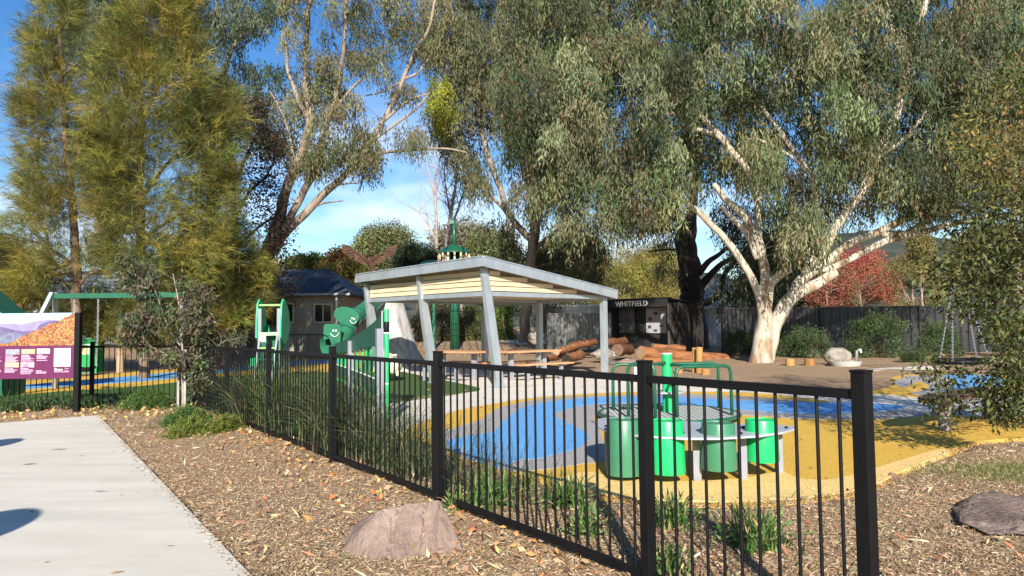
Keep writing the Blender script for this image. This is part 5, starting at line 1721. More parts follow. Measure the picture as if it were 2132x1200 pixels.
# a hanging curtain in front of the fork
c8b = clump_centres([(1640, 440), (1700, 430), (1715, 500), (1690, 530), (1650, 520)], Y8 - 2.2, .5, 4, rng, .4, -1, md=.3)
c8c = clump_centres([(1860, 380), (1960, 400), (1950, 440), (1880, 420)], Y8, 1.0, 7, rng, .4, -1)
c8 = np.concatenate([c8, c8b, c8c])
g8 = gum_leaves(c8, rng, grygreen, None, .74, 46, 9, 1.1, .25, .048, .28, .05)
limbs8 = [
    [(1586, 775, 30), (1586, 755, 25), (1590, 725, 21), (1592, 690, 20), (1590, 655, 15), (1590, 620, 12), (1594, 585, 10), (1592, 550, 10), (1583, 520, 9), (1566, 475, 9), (1538, 437, 8), (1510, 412, 6.5), (1482, 384, 5.5)],
    [(1600, 752, 13), (1602, 715, 15), (1611, 680, 15), (1628, 650, 15), (1646, 624, 14), (1668, 606, 12), (1702, 590, 11), (1738, 567, 10)],
    [(1583, 520, 8), (1577, 475, 7), (1578, 425, 6.5), (1570, 380, 7), (1553, 350, 7), (1530, 322, 7), (1503, 290, 7), (1478, 262, 6), (1455, 240, 5), (1420, 215, 4), (1370, 182, 3), (1320, 178, 2)],
    [(1503, 288, 6), (1470, 274, 5), (1430, 268, 4), (1392, 266, 3.5), (1372, 250, 2)],
    [(1590, 640, 10), (1572, 600, 8), (1548, 548, 7.5), (1512, 502, 7), (1470, 457, 6.5), (1420, 414, 6)],
    [(1575, 540, 6), (1552, 485, 6), (1525, 455, 5), (1500, 430, 4)],
    [(1598, 640, 10), (1606, 596, 9), (1624, 574, 9), (1644, 560, 8)],
    [(1655, 612, 12), (1664, 590, 11), (1690, 566, 10), (1720, 545, 9), (1748, 524, 8.5), (1775, 505, 8), (1810, 491, 8), (1845, 476, 8), (1885, 456, 6.5), (1930, 430, 5), (1985, 398, 4), (2040, 360, 2.5)],
    [(1700, 562, 8), (1735, 556, 7), (1770, 540, 7), (1835, 506, 7), (1875, 494, 7), (1920, 484, 6.5), (1970, 470, 6), (2020, 458, 5.5), (2090, 448, 4.5), (2150, 440, 3)],
    [(1835, 488, 6), (1885, 486, 5), (1930, 458, 5), (1965, 444, 4.5), (2005, 440, 4), (2060, 425, 3)],
    [(1690, 566, 9), (1725, 500, 9), (1770, 430, 9), (1808, 378, 10), (1836, 300, 10), (1866, 235, 10), (1884, 160, 9), (1902, 85, 7), (1920, 30, 6), (1945, -60, 5)],
    [(1830, 320, 7), (1870, 300, 5), (1910, 260, 4), (1950, 200, 3), (2010, 150, 2)],
    [(1872, 215, 6), (1900, 170, 4.5), (1935, 120, 3.5), (1980, 60, 2.5)],
    [(1884, 140, 5), (1862, 80, 5), (1852, 30, 4), (1845, -40, 3)],
    [(1668, 600, 7), (1690, 520, 6), (1702, 440, 5.5), (1690, 372, 5.5), (1660, 325, 5), (1622, 272, 4.5), (1575, 205, 4), (1548, 165, 3), (1520, 110, 2)],
    [(1660, 325, 4), (1690, 300, 3), (1730, 250, 2.5), (1760, 190, 2)],
    [(1690, 372, 4), (1650, 330, 3.2), (1610, 305, 3), (1570, 285, 2)],
    [(1810, 370, 5), (1780, 290, 4), (1745, 230, 3.5), (1720, 160, 2.5)],
]
make_tree('gum_tree', 'largest white gum with forked cream trunk and drooping grey-green foliage beside the black fence', 'tree', Y8, limbs8, m_gum, (g8, c8), m_leaf_thin, (420, .009), n_side=14, seed=3)

# mid gum behind the shelter
Y7 = 44.0
poly7 = [(905, -90), (900, 150), (918, 270), (955, 335), (1000, 395), (1040, 330), (1080, 400), (1085, 440), (1130, 470), (1200, 430), (1230, 300), (1240, 150), (1230, -90)]
holes7 = [[(1012, 270), (1050, 235), (1068, 330), (1058, 400), (1000, 410)], [(1062, 330), (1095, 300), (1140, 400), (1135, 470), (1095, 470), (1060, 420)], [(985, 190), (1010, 180), (1020, 240), (1000, 260)], [(1095, 130), (1125, 120), (1120, 190), (1100, 210)]]
c7 = clump_centres(poly7, Y7, 4.5, 300, rng, .3, .03, holes7, md=1.2)
c7b = clump_centres([(1030, 470), (1090, 480), (1140, 470), (1230, 460), (1260, 540), (1200, 600), (1120, 560), (1050, 560)], Y7 + 1, 2, 34, rng, .3, -.1)
c7 = np.concatenate([c7, c7b])
g7 = gum_leaves(c7, rng, [(.135, .14, .07), (.17, .17, .09), (.10, .11, .055), (.20, .185, .10)], None, 1.05, 42, 8, 1.35, .34, .062, .22, .02)
limbs7 = [
    [(1090, 735, 14), (1092, 700, 12), (1096, 640, 11), (1102, 560, 11), (1112, 480, 11), (1110, 425, 9), (1100, 350, 8), (1090, 280, 7), (1078, 215, 6), (1070, 160, 5.5), (1058, 90, 5), (1052, 20, 4), (1050, -60, 3)],
    [(1108, 500, 8), (1085, 480, 7), (1062, 450, 7), (1040, 390, 6), (1015, 320, 6), (998, 250, 5), (985, 180, 4.5), (975, 100, 3.5), (970, 20, 2.5)],
    [(1112, 460, 8), (1122, 435, 7), (1134, 395, 6), (1142, 350, 5), (1150, 280, 4), (1158, 200, 3), (1165, 100, 2.5)],
    [(1110, 430, 5), (1098, 390, 5), (1085, 340, 4), (1070, 300, 3), (1052, 260, 2)],
    [(1062, 452, 5), (1040, 425, 4), (1012, 400, 3.5), (985, 375, 2.5), (965, 350, 1.5)],
    [(1108, 520, 6), (1135, 500, 4), (1170, 470, 3), (1200, 440, 2)]]
make_tree('gum_tree', 'tall pale trunked gum behind the shelter roof ridge', 'tree', Y7, limbs7, m_gum2, (g7, c7), m_leaf_thin, (150, .014), seed=11)
# mistletoe hanging in it
cm = clump_centres([(890, 165), (945, 158), (952, 230), (935, 262), (915, 265), (893, 235)], Y7 - 5.2, .6, 46, rng, .4, -1)
gmt = gum_leaves(cm, rng, [(.24, .25, .035), (.29, .28, .045), (.17, .19, .03)], None, .3, 16, 8, .8, .16, .05)
mt = thing('mistletoe', 'yellow-green mistletoe clump hanging at the edge of the tall pale gum', 'mistletoe', tuple(cm.mean(0)))
leaf_object('foliage', *gmt, m_leaf, mt)

# leaning three-limbed gum
Y6 = 31.0
poly6s = [[(600, -90), (640, -90), (650, 60), (600, 110), (575, 40)], [(650, -90), (870, -90), (850, 60), (800, 120), (720, 140), (680, 90)], [(640, 110), (700, 120), (720, 200), (680, 260), (640, 230)], [(730, 110), (800, 95), (815, 130), (790, 150), (740, 140)], [(600, 190), (650, 180), (660, 250), (620, 270), (590, 240)],
          [(735, 250), (830, 245), (880, 280), (880, 305), (830, 300), (760, 345), (700, 320)], [(640, 260), (700, 270), (710, 330), (660, 360), (620, 320)], [(850, 20), (910, 30), (905, 110), (860, 130), (845, 80)], [(680, 160), (740, 160), (750, 240), (690, 260)], [(800, 140), (850, 150), (855, 200), (820, 215)], [(760, 330), (790, 335), (780, 365), (755, 360)], [(590, 300), (640, 300), (650, 350), (610, 370)]]
n6s = [34, 130, 44, 24, 34, 62, 44, 30, 36, 16, 8, 20]
c6 = np.concatenate([clump_centres(p, Y6, 1.8, max(4, int(n * .36)), rng, .5, -.1, md=.5) for p, n in zip(poly6s, n6s)])
g6 = gum_leaves(c6, rng, olive + [(.20, .19, .11)], None, .52, 32, 7, .8, .22, .042, .22, .02)
limbs6 = [
    [(528, 730, 20), (530, 680, 18), (535, 635, 17), (545, 575, 17), (558, 520, 15), (570, 485, 13), (590, 415, 11), (614, 352, 10), (632, 300, 9), (645, 250, 8), (634, 165, 6), (640, 75, 5), (645, 0, 4), (650, -80, 3)],
    [(572, 520, 10), (587, 490, 10), (614, 436, 8), (650, 365, 7), (668, 305, 6), (684, 250, 6), (706, 170, 5), (718, 75, 4), (720, 0, 3), (722, -80, 2)],
    [(560, 530, 9), (592, 490, 9), (638, 440, 8.5), (675, 405, 8), (718, 366, 7), (750, 326, 6), (798, 252, 5.5), (838, 168, 5), (868, 102, 4.5), (890, 62, 3.5), (908, 0, 3), (930, -70, 2)],
    [(748, 328, 4), (800, 318, 3.5), (865, 312, 3), (930, 310, 2.2), (972, 318, 1.2)],
    [(668, 345, 4), (720, 330, 3.5), (780, 290, 3), (850, 240, 2.5), (890, 200, 1.6)],
    [(645, 262, 5), (618, 200, 4.5), (600, 150, 3.5), (596, 90, 3)],
    [(800, 250, 3.5), (830, 225, 3), (862, 205, 2.2), (895, 195, 1.2)],
    [(640, 440, 3), (670, 425, 2.2), (712, 418, 1.3)], [(700, 385, 2.5), (730, 382, 1.8), (745, 383, 1.2)],
    [(612, 360, 3), (606, 300, 3), (590, 240, 2.5), (560, 190, 2)],
    [(684, 250, 3.5), (720, 200, 3), (765, 150, 2.2), (800, 110, 1.5)],
    [(840, 165, 3), (870, 150, 2.5), (900, 110, 1.8)],
    [(838, 168, 2.5), (800, 190, 2), (760, 200, 1.2)]]
make_tree('gum_tree', 'leaning grey gum with three long limbs standing beside the navy roofed house', 'tree', Y6, limbs6, m_gum2, (g6, c6), m_leaf_thin, (170, .009), n_side=12, seed=21)

# gum at the top left
Y4 = 35.0
poly4 = [(190, -90), (125, 10), (150, 120), (250, 180), (340, 120), (370, 200), (430, 330), (480, 290), (540, 320), (600, 320), (615, 220), (590, 150), (500, 130), (520, 60), (600, 20), (620, -90)]
c4_ = clump_centres(poly4, Y4, 3.0, 230, rng, .42, .03, [[(520, 60), (590, 30), (600, 90), (560, 110)], [(370, 130), (400, 120), (405, 210), (380, 220)], [(150, 90), (200, 90), (190, 150), (150, 140)]], md=.8)
g4 = gum_leaves(c4_, rng, [(.09, .115, .06), (.12, .15, .085), (.15, .175, .105), (.07, .085, .045)], None, .78, 40, 7, .85, .23, .052, .22)
limbs4 = [
    [(455, 740, 14), (450, 640, 13), (446, 520, 12), (440, 380, 11), (425, 250, 10), (408, 170, 9), (395, 80, 7), (385, 0, 6), (380, -80, 4)],
    [(440, 300, 6), (455, 200, 6), (472, 130, 5.5), (500, 75, 5), (540, 45, 4), (590, 25, 2.5)],
    [(432, 290, 5), (480, 235, 4), (530, 220, 4), (590, 215, 3)],
    [(408, 170, 5), (340, 140, 4.5), (270, 125, 4), (210, 90, 3), (160, 80, 2)],
    [(425, 250, 5), (470, 240, 4), (560, 240, 2.5)], [(400, 110, 5), (440, 60, 4), (450, 0, 3)]]
make_tree('gum_tree', 'dense dark blue-green gum rising behind the golden sheoaks', 'tree', Y4, limbs4, m_gum2, (g4, c4_), m_leaf_thin, (90, .012), seed=31)

# sheoaks (casuarina): feathery golden green
gold = [(.20, .19, .042), (.25, .215, .044), (.15, .16, .042), (.29, .235, .058), (.095, .115, .036), (.12, .13, .038)]
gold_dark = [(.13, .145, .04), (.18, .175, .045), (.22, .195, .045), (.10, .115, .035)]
def sheoak(label, Y, D, poly, n, limbs, axis_px, cols, holes=(), thr=-.03, seed=1, group='golden sheoaks'):
    cc = clump_centres(poly, Y, D, n, rng, .75, thr + .1, holes, md=.4)
    ap = [at(a, b, Y) for a, b in axis_px]
    zs_ = np.array([p.z for p in ap]); xs_ = np.array([p.x for p in ap])
    o = np.argsort(zs_)
    def ax(c):
        q = np.array(c)
        q[:, 0] = np.interp(c[:, 2], zs_[o], xs_[o]); q[:, 1] = Y; q[:, 2] = c[:, 2] - .35
        return q
    g_ = needle_leaves(cc, ax, rng, cols, None, .36, 11, 18, .33, .0115, tintj=.3)
    return make_tree('sheoak', label, 'tree', Y, limbs, m_she, (g_, cc), m_leaf_thin, (140, .009), group, seed=seed)
sheoak('golden green sheoak standing farthest left against open sky', 24, 1.6, [(125, -90), (88, 20), (70, 110), (52, 190), (48, 260), (62, 330), (58, 400), (70, 450), (20, 470), (-80, 500), (-80, 640), (50, 640), (110, 600), (160, 560), (230, 560), (245, 400), (225, 250), (200, 180), (150, 120), (165, -90)], 620,
       [[(158, 790, 11), (158, 700, 10), (160, 600, 9), (155, 480, 8), (140, 330, 7), (130, 200, 5), (126, 60, 4), (130, -60, 3)], [(158, 560, 4), (110, 520, 3), (60, 500, 2)], [(150, 420, 4), (100, 380, 3), (70, 330, 2)], [(145, 350, 4), (200, 300, 3), (225, 270, 2)], [(158, 600, 4), (190, 570, 3), (225, 560, 2)]],
       [(158, 790), (158, 600), (140, 330), (128, 0)], gold, thr=.0, seed=41)
sheoak('tallest golden sheoak in the middle with its pale split leader', 22.5, 1.9, [(330, -90), (265, 20), (215, 130), (200, 200), (185, 300), (200, 420), (230, 540), (290, 600), (380, 610), (460, 560), (470, 470), (470, 340), (485, 230), (475, 180), (430, 175), (400, 120), (380, 20), (400, -90)], 800,
       [[(300, 800, 11), (298, 700, 10), (295, 600, 9), (292, 480, 9), (288, 380, 8), (290, 330, 7), (288, 230, 6), (290, 120, 5), (300, 0, 4), (310, -80, 2)], [(290, 330, 5), (270, 250, 4), (248, 160, 3)], [(292, 420, 4), (340, 350, 3.5), (400, 290, 2.5), (440, 220, 1.5)], [(294, 500, 4), (350, 460, 3), (420, 420, 2)], [(294, 480, 4), (240, 400, 3), (205, 330, 2)], [(296, 600, 4), (360, 560, 3), (430, 530, 2)], [(288, 260, 4), (330, 180, 3), (380, 130, 2)]],
       [(300, 800), (295, 600), (288, 350), (295, 0)], gold, [[(235, 100), (262, 70), (275, 180), (240, 200), (200, 200)], [(400, 90), (380, 200), (370, 140)]], thr=.0, seed=43)
sheoak('low golden sheoak spreading in front of the leaning grey gum', 24.5, 1.5, [(410, 480), (470, 470), (520, 520), (545, 570), (545, 640), (500, 680), (430, 690), (380, 640), (380, 540)], 210,
       [[(470, 760, 8), (468, 700, 7), (465, 640, 6), (460, 560, 5), (462, 490, 3)], [(466, 640, 3), (500, 600, 2.5), (530, 580, 1.5)], [(466, 650, 3), (430, 600, 2.5), (400, 580, 1.5)]],
       [(470, 760), (465, 640), (460, 480)], gold, thr=-.2, seed=47)
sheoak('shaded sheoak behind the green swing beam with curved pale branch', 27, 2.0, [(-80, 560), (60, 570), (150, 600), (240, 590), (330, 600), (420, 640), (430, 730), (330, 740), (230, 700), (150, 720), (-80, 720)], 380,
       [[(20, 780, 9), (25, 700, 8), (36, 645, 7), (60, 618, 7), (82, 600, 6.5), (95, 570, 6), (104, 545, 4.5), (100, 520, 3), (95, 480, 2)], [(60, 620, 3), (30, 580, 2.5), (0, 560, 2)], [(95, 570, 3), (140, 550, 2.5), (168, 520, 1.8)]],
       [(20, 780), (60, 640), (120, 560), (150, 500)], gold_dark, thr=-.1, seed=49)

# plum coloured tree
c5 = np.concatenate([clump_centres([(462, 230), (540, 190), (595, 260), (605, 400), (595, 560), (520, 600), (470, 520)], 29.5, 1.8, 250, rng, .6, .0), clump_centres([(540, 560), (600, 540), (610, 620), (570, 650), (540, 620)], 29, 1, 46, rng, .6, -.2)])
b5 = broad_leaves(c5, rng, [(.055, .035, .025), (.09, .045, .03), (.15, .07, .04), (.05, .05, .03)], None, .55, 26, .13, .075, .5)
limbs5 = [[(490, 740, 9), (488, 640, 8), (488, 520, 7.5), (487, 430, 6.5), (486, 370, 5.5), (480, 300, 4), (484, 240, 2.5)], [(487, 380, 4), (510, 335, 3), (530, 290, 2.2), (545, 240, 1.5)], [(487, 360, 3.5), (465, 320, 2.5), (455, 280, 1.5)], [(488, 450, 4), (520, 400, 3), (560, 360, 2), (580, 300, 1.4)], [(488, 500, 4), (470, 470, 3), (460, 440, 1.6)], [(488, 520, 3.5), (530, 480, 3), (575, 450, 1.6)], [(488, 560, 3), (530, 560, 2.4), (575, 540, 1.4)]]
make_tree('plum_tree', 'sparse tree with dark purple-brown leaves between the sheoaks and the leaning gum', 'tree', 29.5, limbs5, m_dark, (b5, c5), m_leaf, (120, .008), seed=51)

# dark trunked gum behind the white one
c9 = np.concatenate([clump_centres([(1480, 430), (1600, 420), (1655, 540), (1640, 650), (1500, 655), (1478, 600), (1530, 520)], 38, 2.5, 80, rng, .5, -.05, md=.6), clump_centres([(1395, 470), (1420, 480), (1410, 560), (1380, 580)], 38, 1, 8, rng, .5, -.1)])
g9 = gum_leaves(c9, rng, [(.085, .105, .065), (.115, .135, .085), (.065, .08, .05)], None, .75, 34, 7, .9, .22, .045)
limbs9 = [[(1450, 760, 30), (1446, 700, 27), (1442, 650, 25), (1438, 600, 24), (1434, 560, 22), (1432, 520, 20), (1436, 470, 14), (1444, 400, 8), (1450, 330, 7), (1456, 270, 5), (1450, 200, 4)], [(1440, 620, 12), (1425, 560, 11), (1415, 500, 9), (1425, 460, 6)], [(1458, 632, 10), (1485, 625, 6.5), (1500, 606, 6), (1508, 570, 5), (1530, 545, 4), (1560, 510, 3)], [(1456, 600, 9), (1480, 570, 7), (1505, 548, 5.5), (1530, 540, 4), (1560, 545, 3)], [(1452, 570, 8), (1475, 545, 6), (1510, 520, 4), (1540, 480, 3)], [(1500, 612, 4), (1515, 612, 3), (1525, 625, 2)],
           [(1432, 480, 3.5), (1400, 478, 3), (1360, 480, 2.4), (1310, 486, 1.4)], [(1434, 520, 3), (1390, 520, 2), (1350, 524, 1.2)]]
make_tree('gum_tree', 'dark rough trunked gum standing just behind the lettered hut', 'tree', 43, limbs9, m_dark, (g9, c9), m_leaf_thin, (70, .012), n_side=14, seed=61)

# small tree leaning in from the right, close to the camera
Y11 = 8.3
polyR = [[(2300, 60), (2120, 130), (2050, 190), (2000, 260), (1985, 340), (2030, 390), (2010, 450), (1950, 520), (1925, 560), (1950, 610), (2010, 650), (2085, 700), (2110, 780), (2300, 860)],
         [(1905, 770), (1850, 800), (1830, 808), (1880, 778), (1960, 760), (2060, 760), (2090, 840), (2080, 862), (2040, 830), (1990, 800), (1940, 790)], [(1985, 800), (1965, 830), (1960, 870), (1985, 880), (2000, 830)],
         [(2050, 840), (2075, 870), (2130, 860), (2132, 760), (2080, 770)]]
cR = np.concatenate([clump_centres(polyR[0], Y11 + .3, 1.5, 560, rng, 1.1, .0), clump_centres(polyR[1], Y11 - .2, .4, 15, rng, 1.4, -.2), clump_centres(polyR[2], Y11 - .2, .1, 8, rng, 2, -1), clump_centres(polyR[3], Y11 - .2, .4, 44, rng, 1.4, -.2)])
# the crown carries on outside the picture
cRx = np.column_stack([rng.uniform(5.2, 10.5, 900), rng.uniform(5.6, 10.6, 900), rng.uniform(1.3, 5.2, 900)])
keep = [noise.fractal(Vector(c) * .9, 1, 2, 3) > -.02 and c[0] / c[1] > .735 and c[1] + 2.1 * c[2] > 10.6 - .3 * (c[0] - 5.2) + .5 * noise.noise(Vector(c)) for c in cRx]
cRx = cRx[np.array(keep)]
cols11 = [(.06, .075, .024), (.085, .10, .032), (.13, .125, .04), (.045, .055, .02)]
bR1 = broad_leaves(cR[cR[:, 2] < 2.75], rng, cols11, None, .25, 28, .078, .03, .55)
up = cR[cR[:, 2] >= 2.75]
bR2 = broad_leaves(up, rng, [(.12, .125, .035), (.185, .14, .04), (.09, .10, .028), (.22, .145, .05)], None, .25, 22, .07, .027, .4)
bR3 = broad_leaves(cRx, rng, cols11, None, .3, 22, .09, .042, .5)
allR = cat_leaves(bR1, bR2, bR3)
base = Vector((7.4, 8.6, 0))
rtree = thing('small_tree', 'small tree with tiny olive and golden leaves leaning in close at the right edge', 'tree', base)
mb = MB()
for k in range(70):
    c = cR[rng.integers(len(cR))] if k < 45 else cRx[rng.integers(len(cRx))]
    s_ = Vector((7.4, 8.6, rng.uniform(.9, 3.0)))
    m1 = s_.lerp(Vector(c), .5) + Vector((0, 0, .18))
    q = catmull([tuple(s_), tuple(m1), tuple(c)], 5)
    mb.tube([Vector(x) for x in q], list(np.linspace(.016, .0025, len(q))), 5, False)
mb.tube([(7.4, 8.6, -.05), (7.42, 8.62, 1.2), (7.38, 8.6, 2.6), (7.45, 8.6, 4.4)], [.09, .07, .055, .02], 10)
mb.build('trunk', mat('small_tree_bark', (.20, .15, .11), (.11, .08, .06), .8, 6, .4), rtree, smooth=True)
leaf_object('crown', *allR, m_leaf, rtree)

# staked sapling
Ys = 13.6
cS = np.concatenate([clump_centres(p, Ys, .55, n, rng, 1.2, -.15) for p, n in (([(246, 530), (292, 528), (330, 590), (345, 650), (310, 650), (262, 590)], 60), ([(255, 660), (330, 640), (400, 640), (440, 660), (440, 720), (400, 760), (300, 735), (255, 700)], 150), ([(380, 580), (430, 600), (440, 650), (400, 690), (380, 640)], 46), ([(430, 715), (500, 692), (495, 715), (440, 745)], 24), ([(385, 750), (440, 740), (450, 800), (410, 830), (390, 790)], 36), ([(335, 720), (395, 720), (400, 780), (370, 780)], 30))])
bS = broad_leaves(cS, rng, [(.065, .085, .045), (.10, .115, .065), (.12, .09, .06), (.13, .10, .07), (.09, .115, .045)], None, .17, 23, .105, .036, .9)
limbsS = [[(381, 872, 3.2), (380, 850, 2.8), (382, 800, 2.6), (380, 750, 2.4), (378, 700, 2.2), (372, 640, 1.8), (365, 600, 1.2), (360, 570, .7)], [(379, 720, 1.5), (355, 690, 1.2), (340, 660, .9), (320, 600, .6), (290, 545, .4)], [(379, 700, 1.3), (395, 660, 1), (410, 620, .6)], [(380, 765, 1.3), (350, 740, 1), (310, 720, .6)], [(380, 770, 1.2), (420, 740, .9), (480, 705, .5)], [(381, 800, 1), (410, 790, .8), (435, 800, .4)], [(378, 690, 1.2), (365, 650, 1), (348, 632, .7)]]
sap = make_tree('sapling', 'young staked tree with drooping dark bronze-green leaves near the end of the footpath', 'sapling', Ys, limbsS, mat('pale_sapling_bark', (.36, .31, .25), (.22, .18, .14), .7, 5, .2), (bS, cS), m_leaf, (60, .004), seed=71)
for px, y0, y1 in ((371, 868, 735), (385, 872, 728)):
    a, b = at(px, y0, Ys + (.15 if px < 380 else -.12)), at(px, y1, Ys + (.15 if px < 380 else -.12))
    st_ = MB().beam((a.x, a.y, -.05), (a.x, a.y, b.z), .045, .045, (1, 0, 0)).build('tree_stake', mat('grey_stake', (.34, .315, .28), (.24, .22, .195), .85, 8) if 'grey_stake' not in bpy.data.materials else bpy.data.materials['grey_stake'], None, bevel=.003)
    tag(st_, 'left grey timber stake behind the sapling stem' if px < 380 else 'front grey timber stake overlapping the sapling stem', 'stake', 'stakes holding the sapling')

# bare trees
def bare(label, Y, limbs, n, seed, amp):
    rg = np.random.default_rng(seed)
    mb = MB()
    base = None; pts = []
    for l in limbs:
        P, r = limb_points(l, Y)
        if base is None: base = P[0]
        mb.tube(P, r, 6)
        pts += list(zip(P, r))
    for k in range(n):
        p, r = pts[int(rg.integers(len(pts) // 5, len(pts)))]
        d = Vector((rg.normal() * .7, rg.normal() * .4, abs(rg.normal()) * .9 + .5)) * amp * rg.uniform(.5, 1.3)
        q = catmull([tuple(p), tuple(p + d * .5 + Vector((d.x * .2, 0, -.05))), tuple(p + d)], 4)
        r0 = min(r * .5, .035)
        mb.tube([Vector(x) for x in q], list(np.linspace(r0, .006, len(q))), 4, False)
        for s in range(2):
            e = Vector(q[int(rg.integers(3, len(q)))])
            d2 = d * .4 + Vector((rg.normal(), rg.normal() * .5, rg.normal() * .5)) * amp * .25
            mb.tube([e, e + d2], [r0 * .45, .006], 4, False)
    root = thing('bare_tree', label, 'tree', base, 'leafless trees behind the shelter')
    mb.build('trunk', m_bare, root)
bare('leafless tree nearest the leaning gum, slim single stem', 58, [[(908, 700, 4), (908, 600, 3.6), (909, 480, 3), (906, 400, 2.4), (908, 310, 1.2)], [(907, 500, 1.8), (885, 460, 1.4), (855, 430, .8)], [(907, 430, 1.6), (895, 370, 1.1), (885, 325, .6)]], 46, 5, 1.5)
bare('leafless pale tree close to the tall green mast, forked stem', 56, [[(925, 700, 6), (928, 600, 5.5), (930, 520, 5), (938, 450, 4), (948, 390, 3), (955, 335, 1.6)], [(933, 490, 3), (952, 440, 2.4), (968, 390, 1.6), (980, 350, .8)], [(938, 450, 2.4), (928, 390, 1.8), (925, 345, .9)]], 56, 6, 1.5)

# far trees: each its own crown and trunk
def far_tree(name, label, px, py, rx, ry, Y, n, cols, L=.34, W=.16, R0=.8, per=70, base=700, group='trees at the back of the park', squash=.7, barkm=None, col2=None, thr=-.1):
    c = at(px, py, Y)
    RX, RZ = rx * Y / F, ry * Y / F
    cc = []
    tries = 0
    while len(cc) < n and tries < n * 30:
        tries += 1
        u = rng.normal(size=3); u /= np.linalg.norm(u)
        k = rng.uniform(.25, 1) ** .45
        lump = 1 + .22 * noise.noise(Vector(u * 2.2) + Vector((px, 0, 0)))
        p = Vector((c.x + u[0] * RX * k * lump, Y + u[1] * min(RX, 5) * k * .8, c.z + u[2] * RZ * k * lump))
        if noise.fractal(p * .35, 1, 2, 3) > thr: cc.append(tuple(p))
    cc = np.array(cc)
    zb = rise(c.x, Y) - .05
    mb = MB()
    tr_ = max(.12, RX * .07)
    st = [(c.x + .2, Y, zb), (c.x, Y, (zb + c.z) / 2), (c.x - .1, Y, c.z + RZ * .3)]
    q = catmull(st, 5)
    mb.tube([Vector(x) for x in q], list(np.linspace(tr_, tr_ * .35, len(q))), 8)
    for k in range(8):
        e = Vector(cc[rng.integers(len(cc))])
        s_ = Vector(q[int(rng.integers(4, len(q)))])
        mb.tube([s_, s_.lerp(e, .5) + Vector((0, 0, .15)), e], [tr_ * .4, tr_ * .25, .02], 5)
    root = thing(name, label, 'tree', (c.x, Y, zb), group)
    mb.build('trunk', barkm or m_gum2, root, smooth=True)
    kf = max(1, Y / 66)
    leaf_object('crown', *broad_leaves(cc, rng, cols, None, R0 * kf, int(per * (2.3 if L > .29 else 1.5)), L * kf * .55, W * kf * .6, .15, .22), m_leaf, root)
    return root
og = [(.15, .165, .065), (.19, .195, .08), (.12, .135, .055)]
dg = [(.03, .045, .025), (.045, .06, .03)]
yg = [(.28, .24, .055), (.20, .20, .055), (.32, .25, .065)]
bg = [(.15, .22, .045), (.19, .25, .06), (.10, .16, .04)]
far_tree('gum_tree', 'rounded olive gum crown behind the eagle wings', 805, 540, 62, 72, 104, 190, og, .45, .2, 1.3)
far_tree('gum_tree', 'low olive gum left of the rounded crown, behind the eagle', 735, 560, 46, 36, 106, 70, og, .45, .2, 1.2)
far_tree('dark_shrub_tree', 'dark evergreen just left of the conical green roof', 868, 560, 48, 46, 52, 130, dg, .3, .12, .9)
far_tree('gum_tree', 'olive grey gum behind the tall green mast', 960, 530, 62, 66, 106, 170, [(.17, .17, .08), (.20, .19, .10), (.22, .19, .13)], .45, .2, 1.2)
far_tree('gum_tree', 'olive gum between the green mast and the tall pale gum', 1030, 540, 60, 62, 100, 170, og, .42, .2, 1.2)
far_tree('gum_tree', 'bushy green gum above the right slope of the shelter roof', 1180, 560, 75, 70, 96, 210, [(.15, .17, .06), (.12, .15, .05), (.20, .19, .075)], .4, .18, 1.2)
far_tree('willow_tree', 'yellowing loose tree behind the white container', 1290, 585, 70, 72, 92, 230, yg + [(.12, .13, .05)], .32, .1, 1.0)
far_tree('willow_tree', 'golden yellow tree behind the dark lettered hut', 1370, 580, 58, 76, 94, 200, yg, .32, .1, 1.0)
far_tree('autumn_tree', 'orange and yellow autumn tree peeping over the navy roof', 700, 556, 32, 28, 56, 80, [(.33, .15, .04), (.28, .19, .05), (.19, .17, .05)], .34, .2, .8)
far_tree('autumn_tree', 'yellow-green tree beside the house roof end', 722, 588, 42, 36, 54, 120, [(.19, .18, .04), (.13, .15, .04), (.26, .18, .05)], .34, .2, .8)
far_tree('autumn_tree', 'lime yellow trees just above the roof ridge near the leaning gum', 640, 552, 40, 18, 60, 70, [(.18, .19, .05), (.14, .16, .05)], .34, .2, .7)
far_tree('weeping_shrub', 'weeping green shrub seen under the shelter, left of the green pole', 905, 672, 36, 54, 47, 120, [(.11, .13, .05), (.15, .15, .06), (.17, .14, .065)], .3, .06, .7, 80, squash=1)
far_tree('weeping_shrub', 'weeping olive shrub seen under the shelter, right of the green pole', 985, 672, 44, 54, 47.5, 130, [(.11, .13, .045), (.15, .16, .055)], .3, .06, .7, 80, squash=1)
far_tree('shrub_tree', 'bright green bush seen under the shelter beside the pink gum trunk', 1050, 670, 34, 48, 48, 110, bg, .24, .12, .6)
far_tree('shrub_tree', 'grey leafed small tree in front of the white container', 1140, 660, 28, 44, 40.5, 60, [(.12, .12, .07), (.15, .14, .09)], .2, .06, .5, 46)
far_tree('weeping_shrub', 'dark green hedge tree at the house end behind the tube slide', 760, 650, 40, 50, 50, 90, [(.05, .07, .03), (.08, .09, .04)], .3, .08, .7)
far_tree('red_tree', 'crimson leaved tree over the black fence right of the white gum', 1790, 590, 78, 72, 84, 300, [(.40, .085, .075), (.48, .13, .09), (.30, .07, .07), (.34, .16, .08), (.18, .17, .07)], .26, .12, .85)
far_tree('red_tree', 'dull red and green tree over the black fence, left part near the stub', 1722, 605, 52, 50, 80, 150, [(.30, .10, .08), (.18, .15, .07), (.36, .12, .08)], .26, .12, .8)
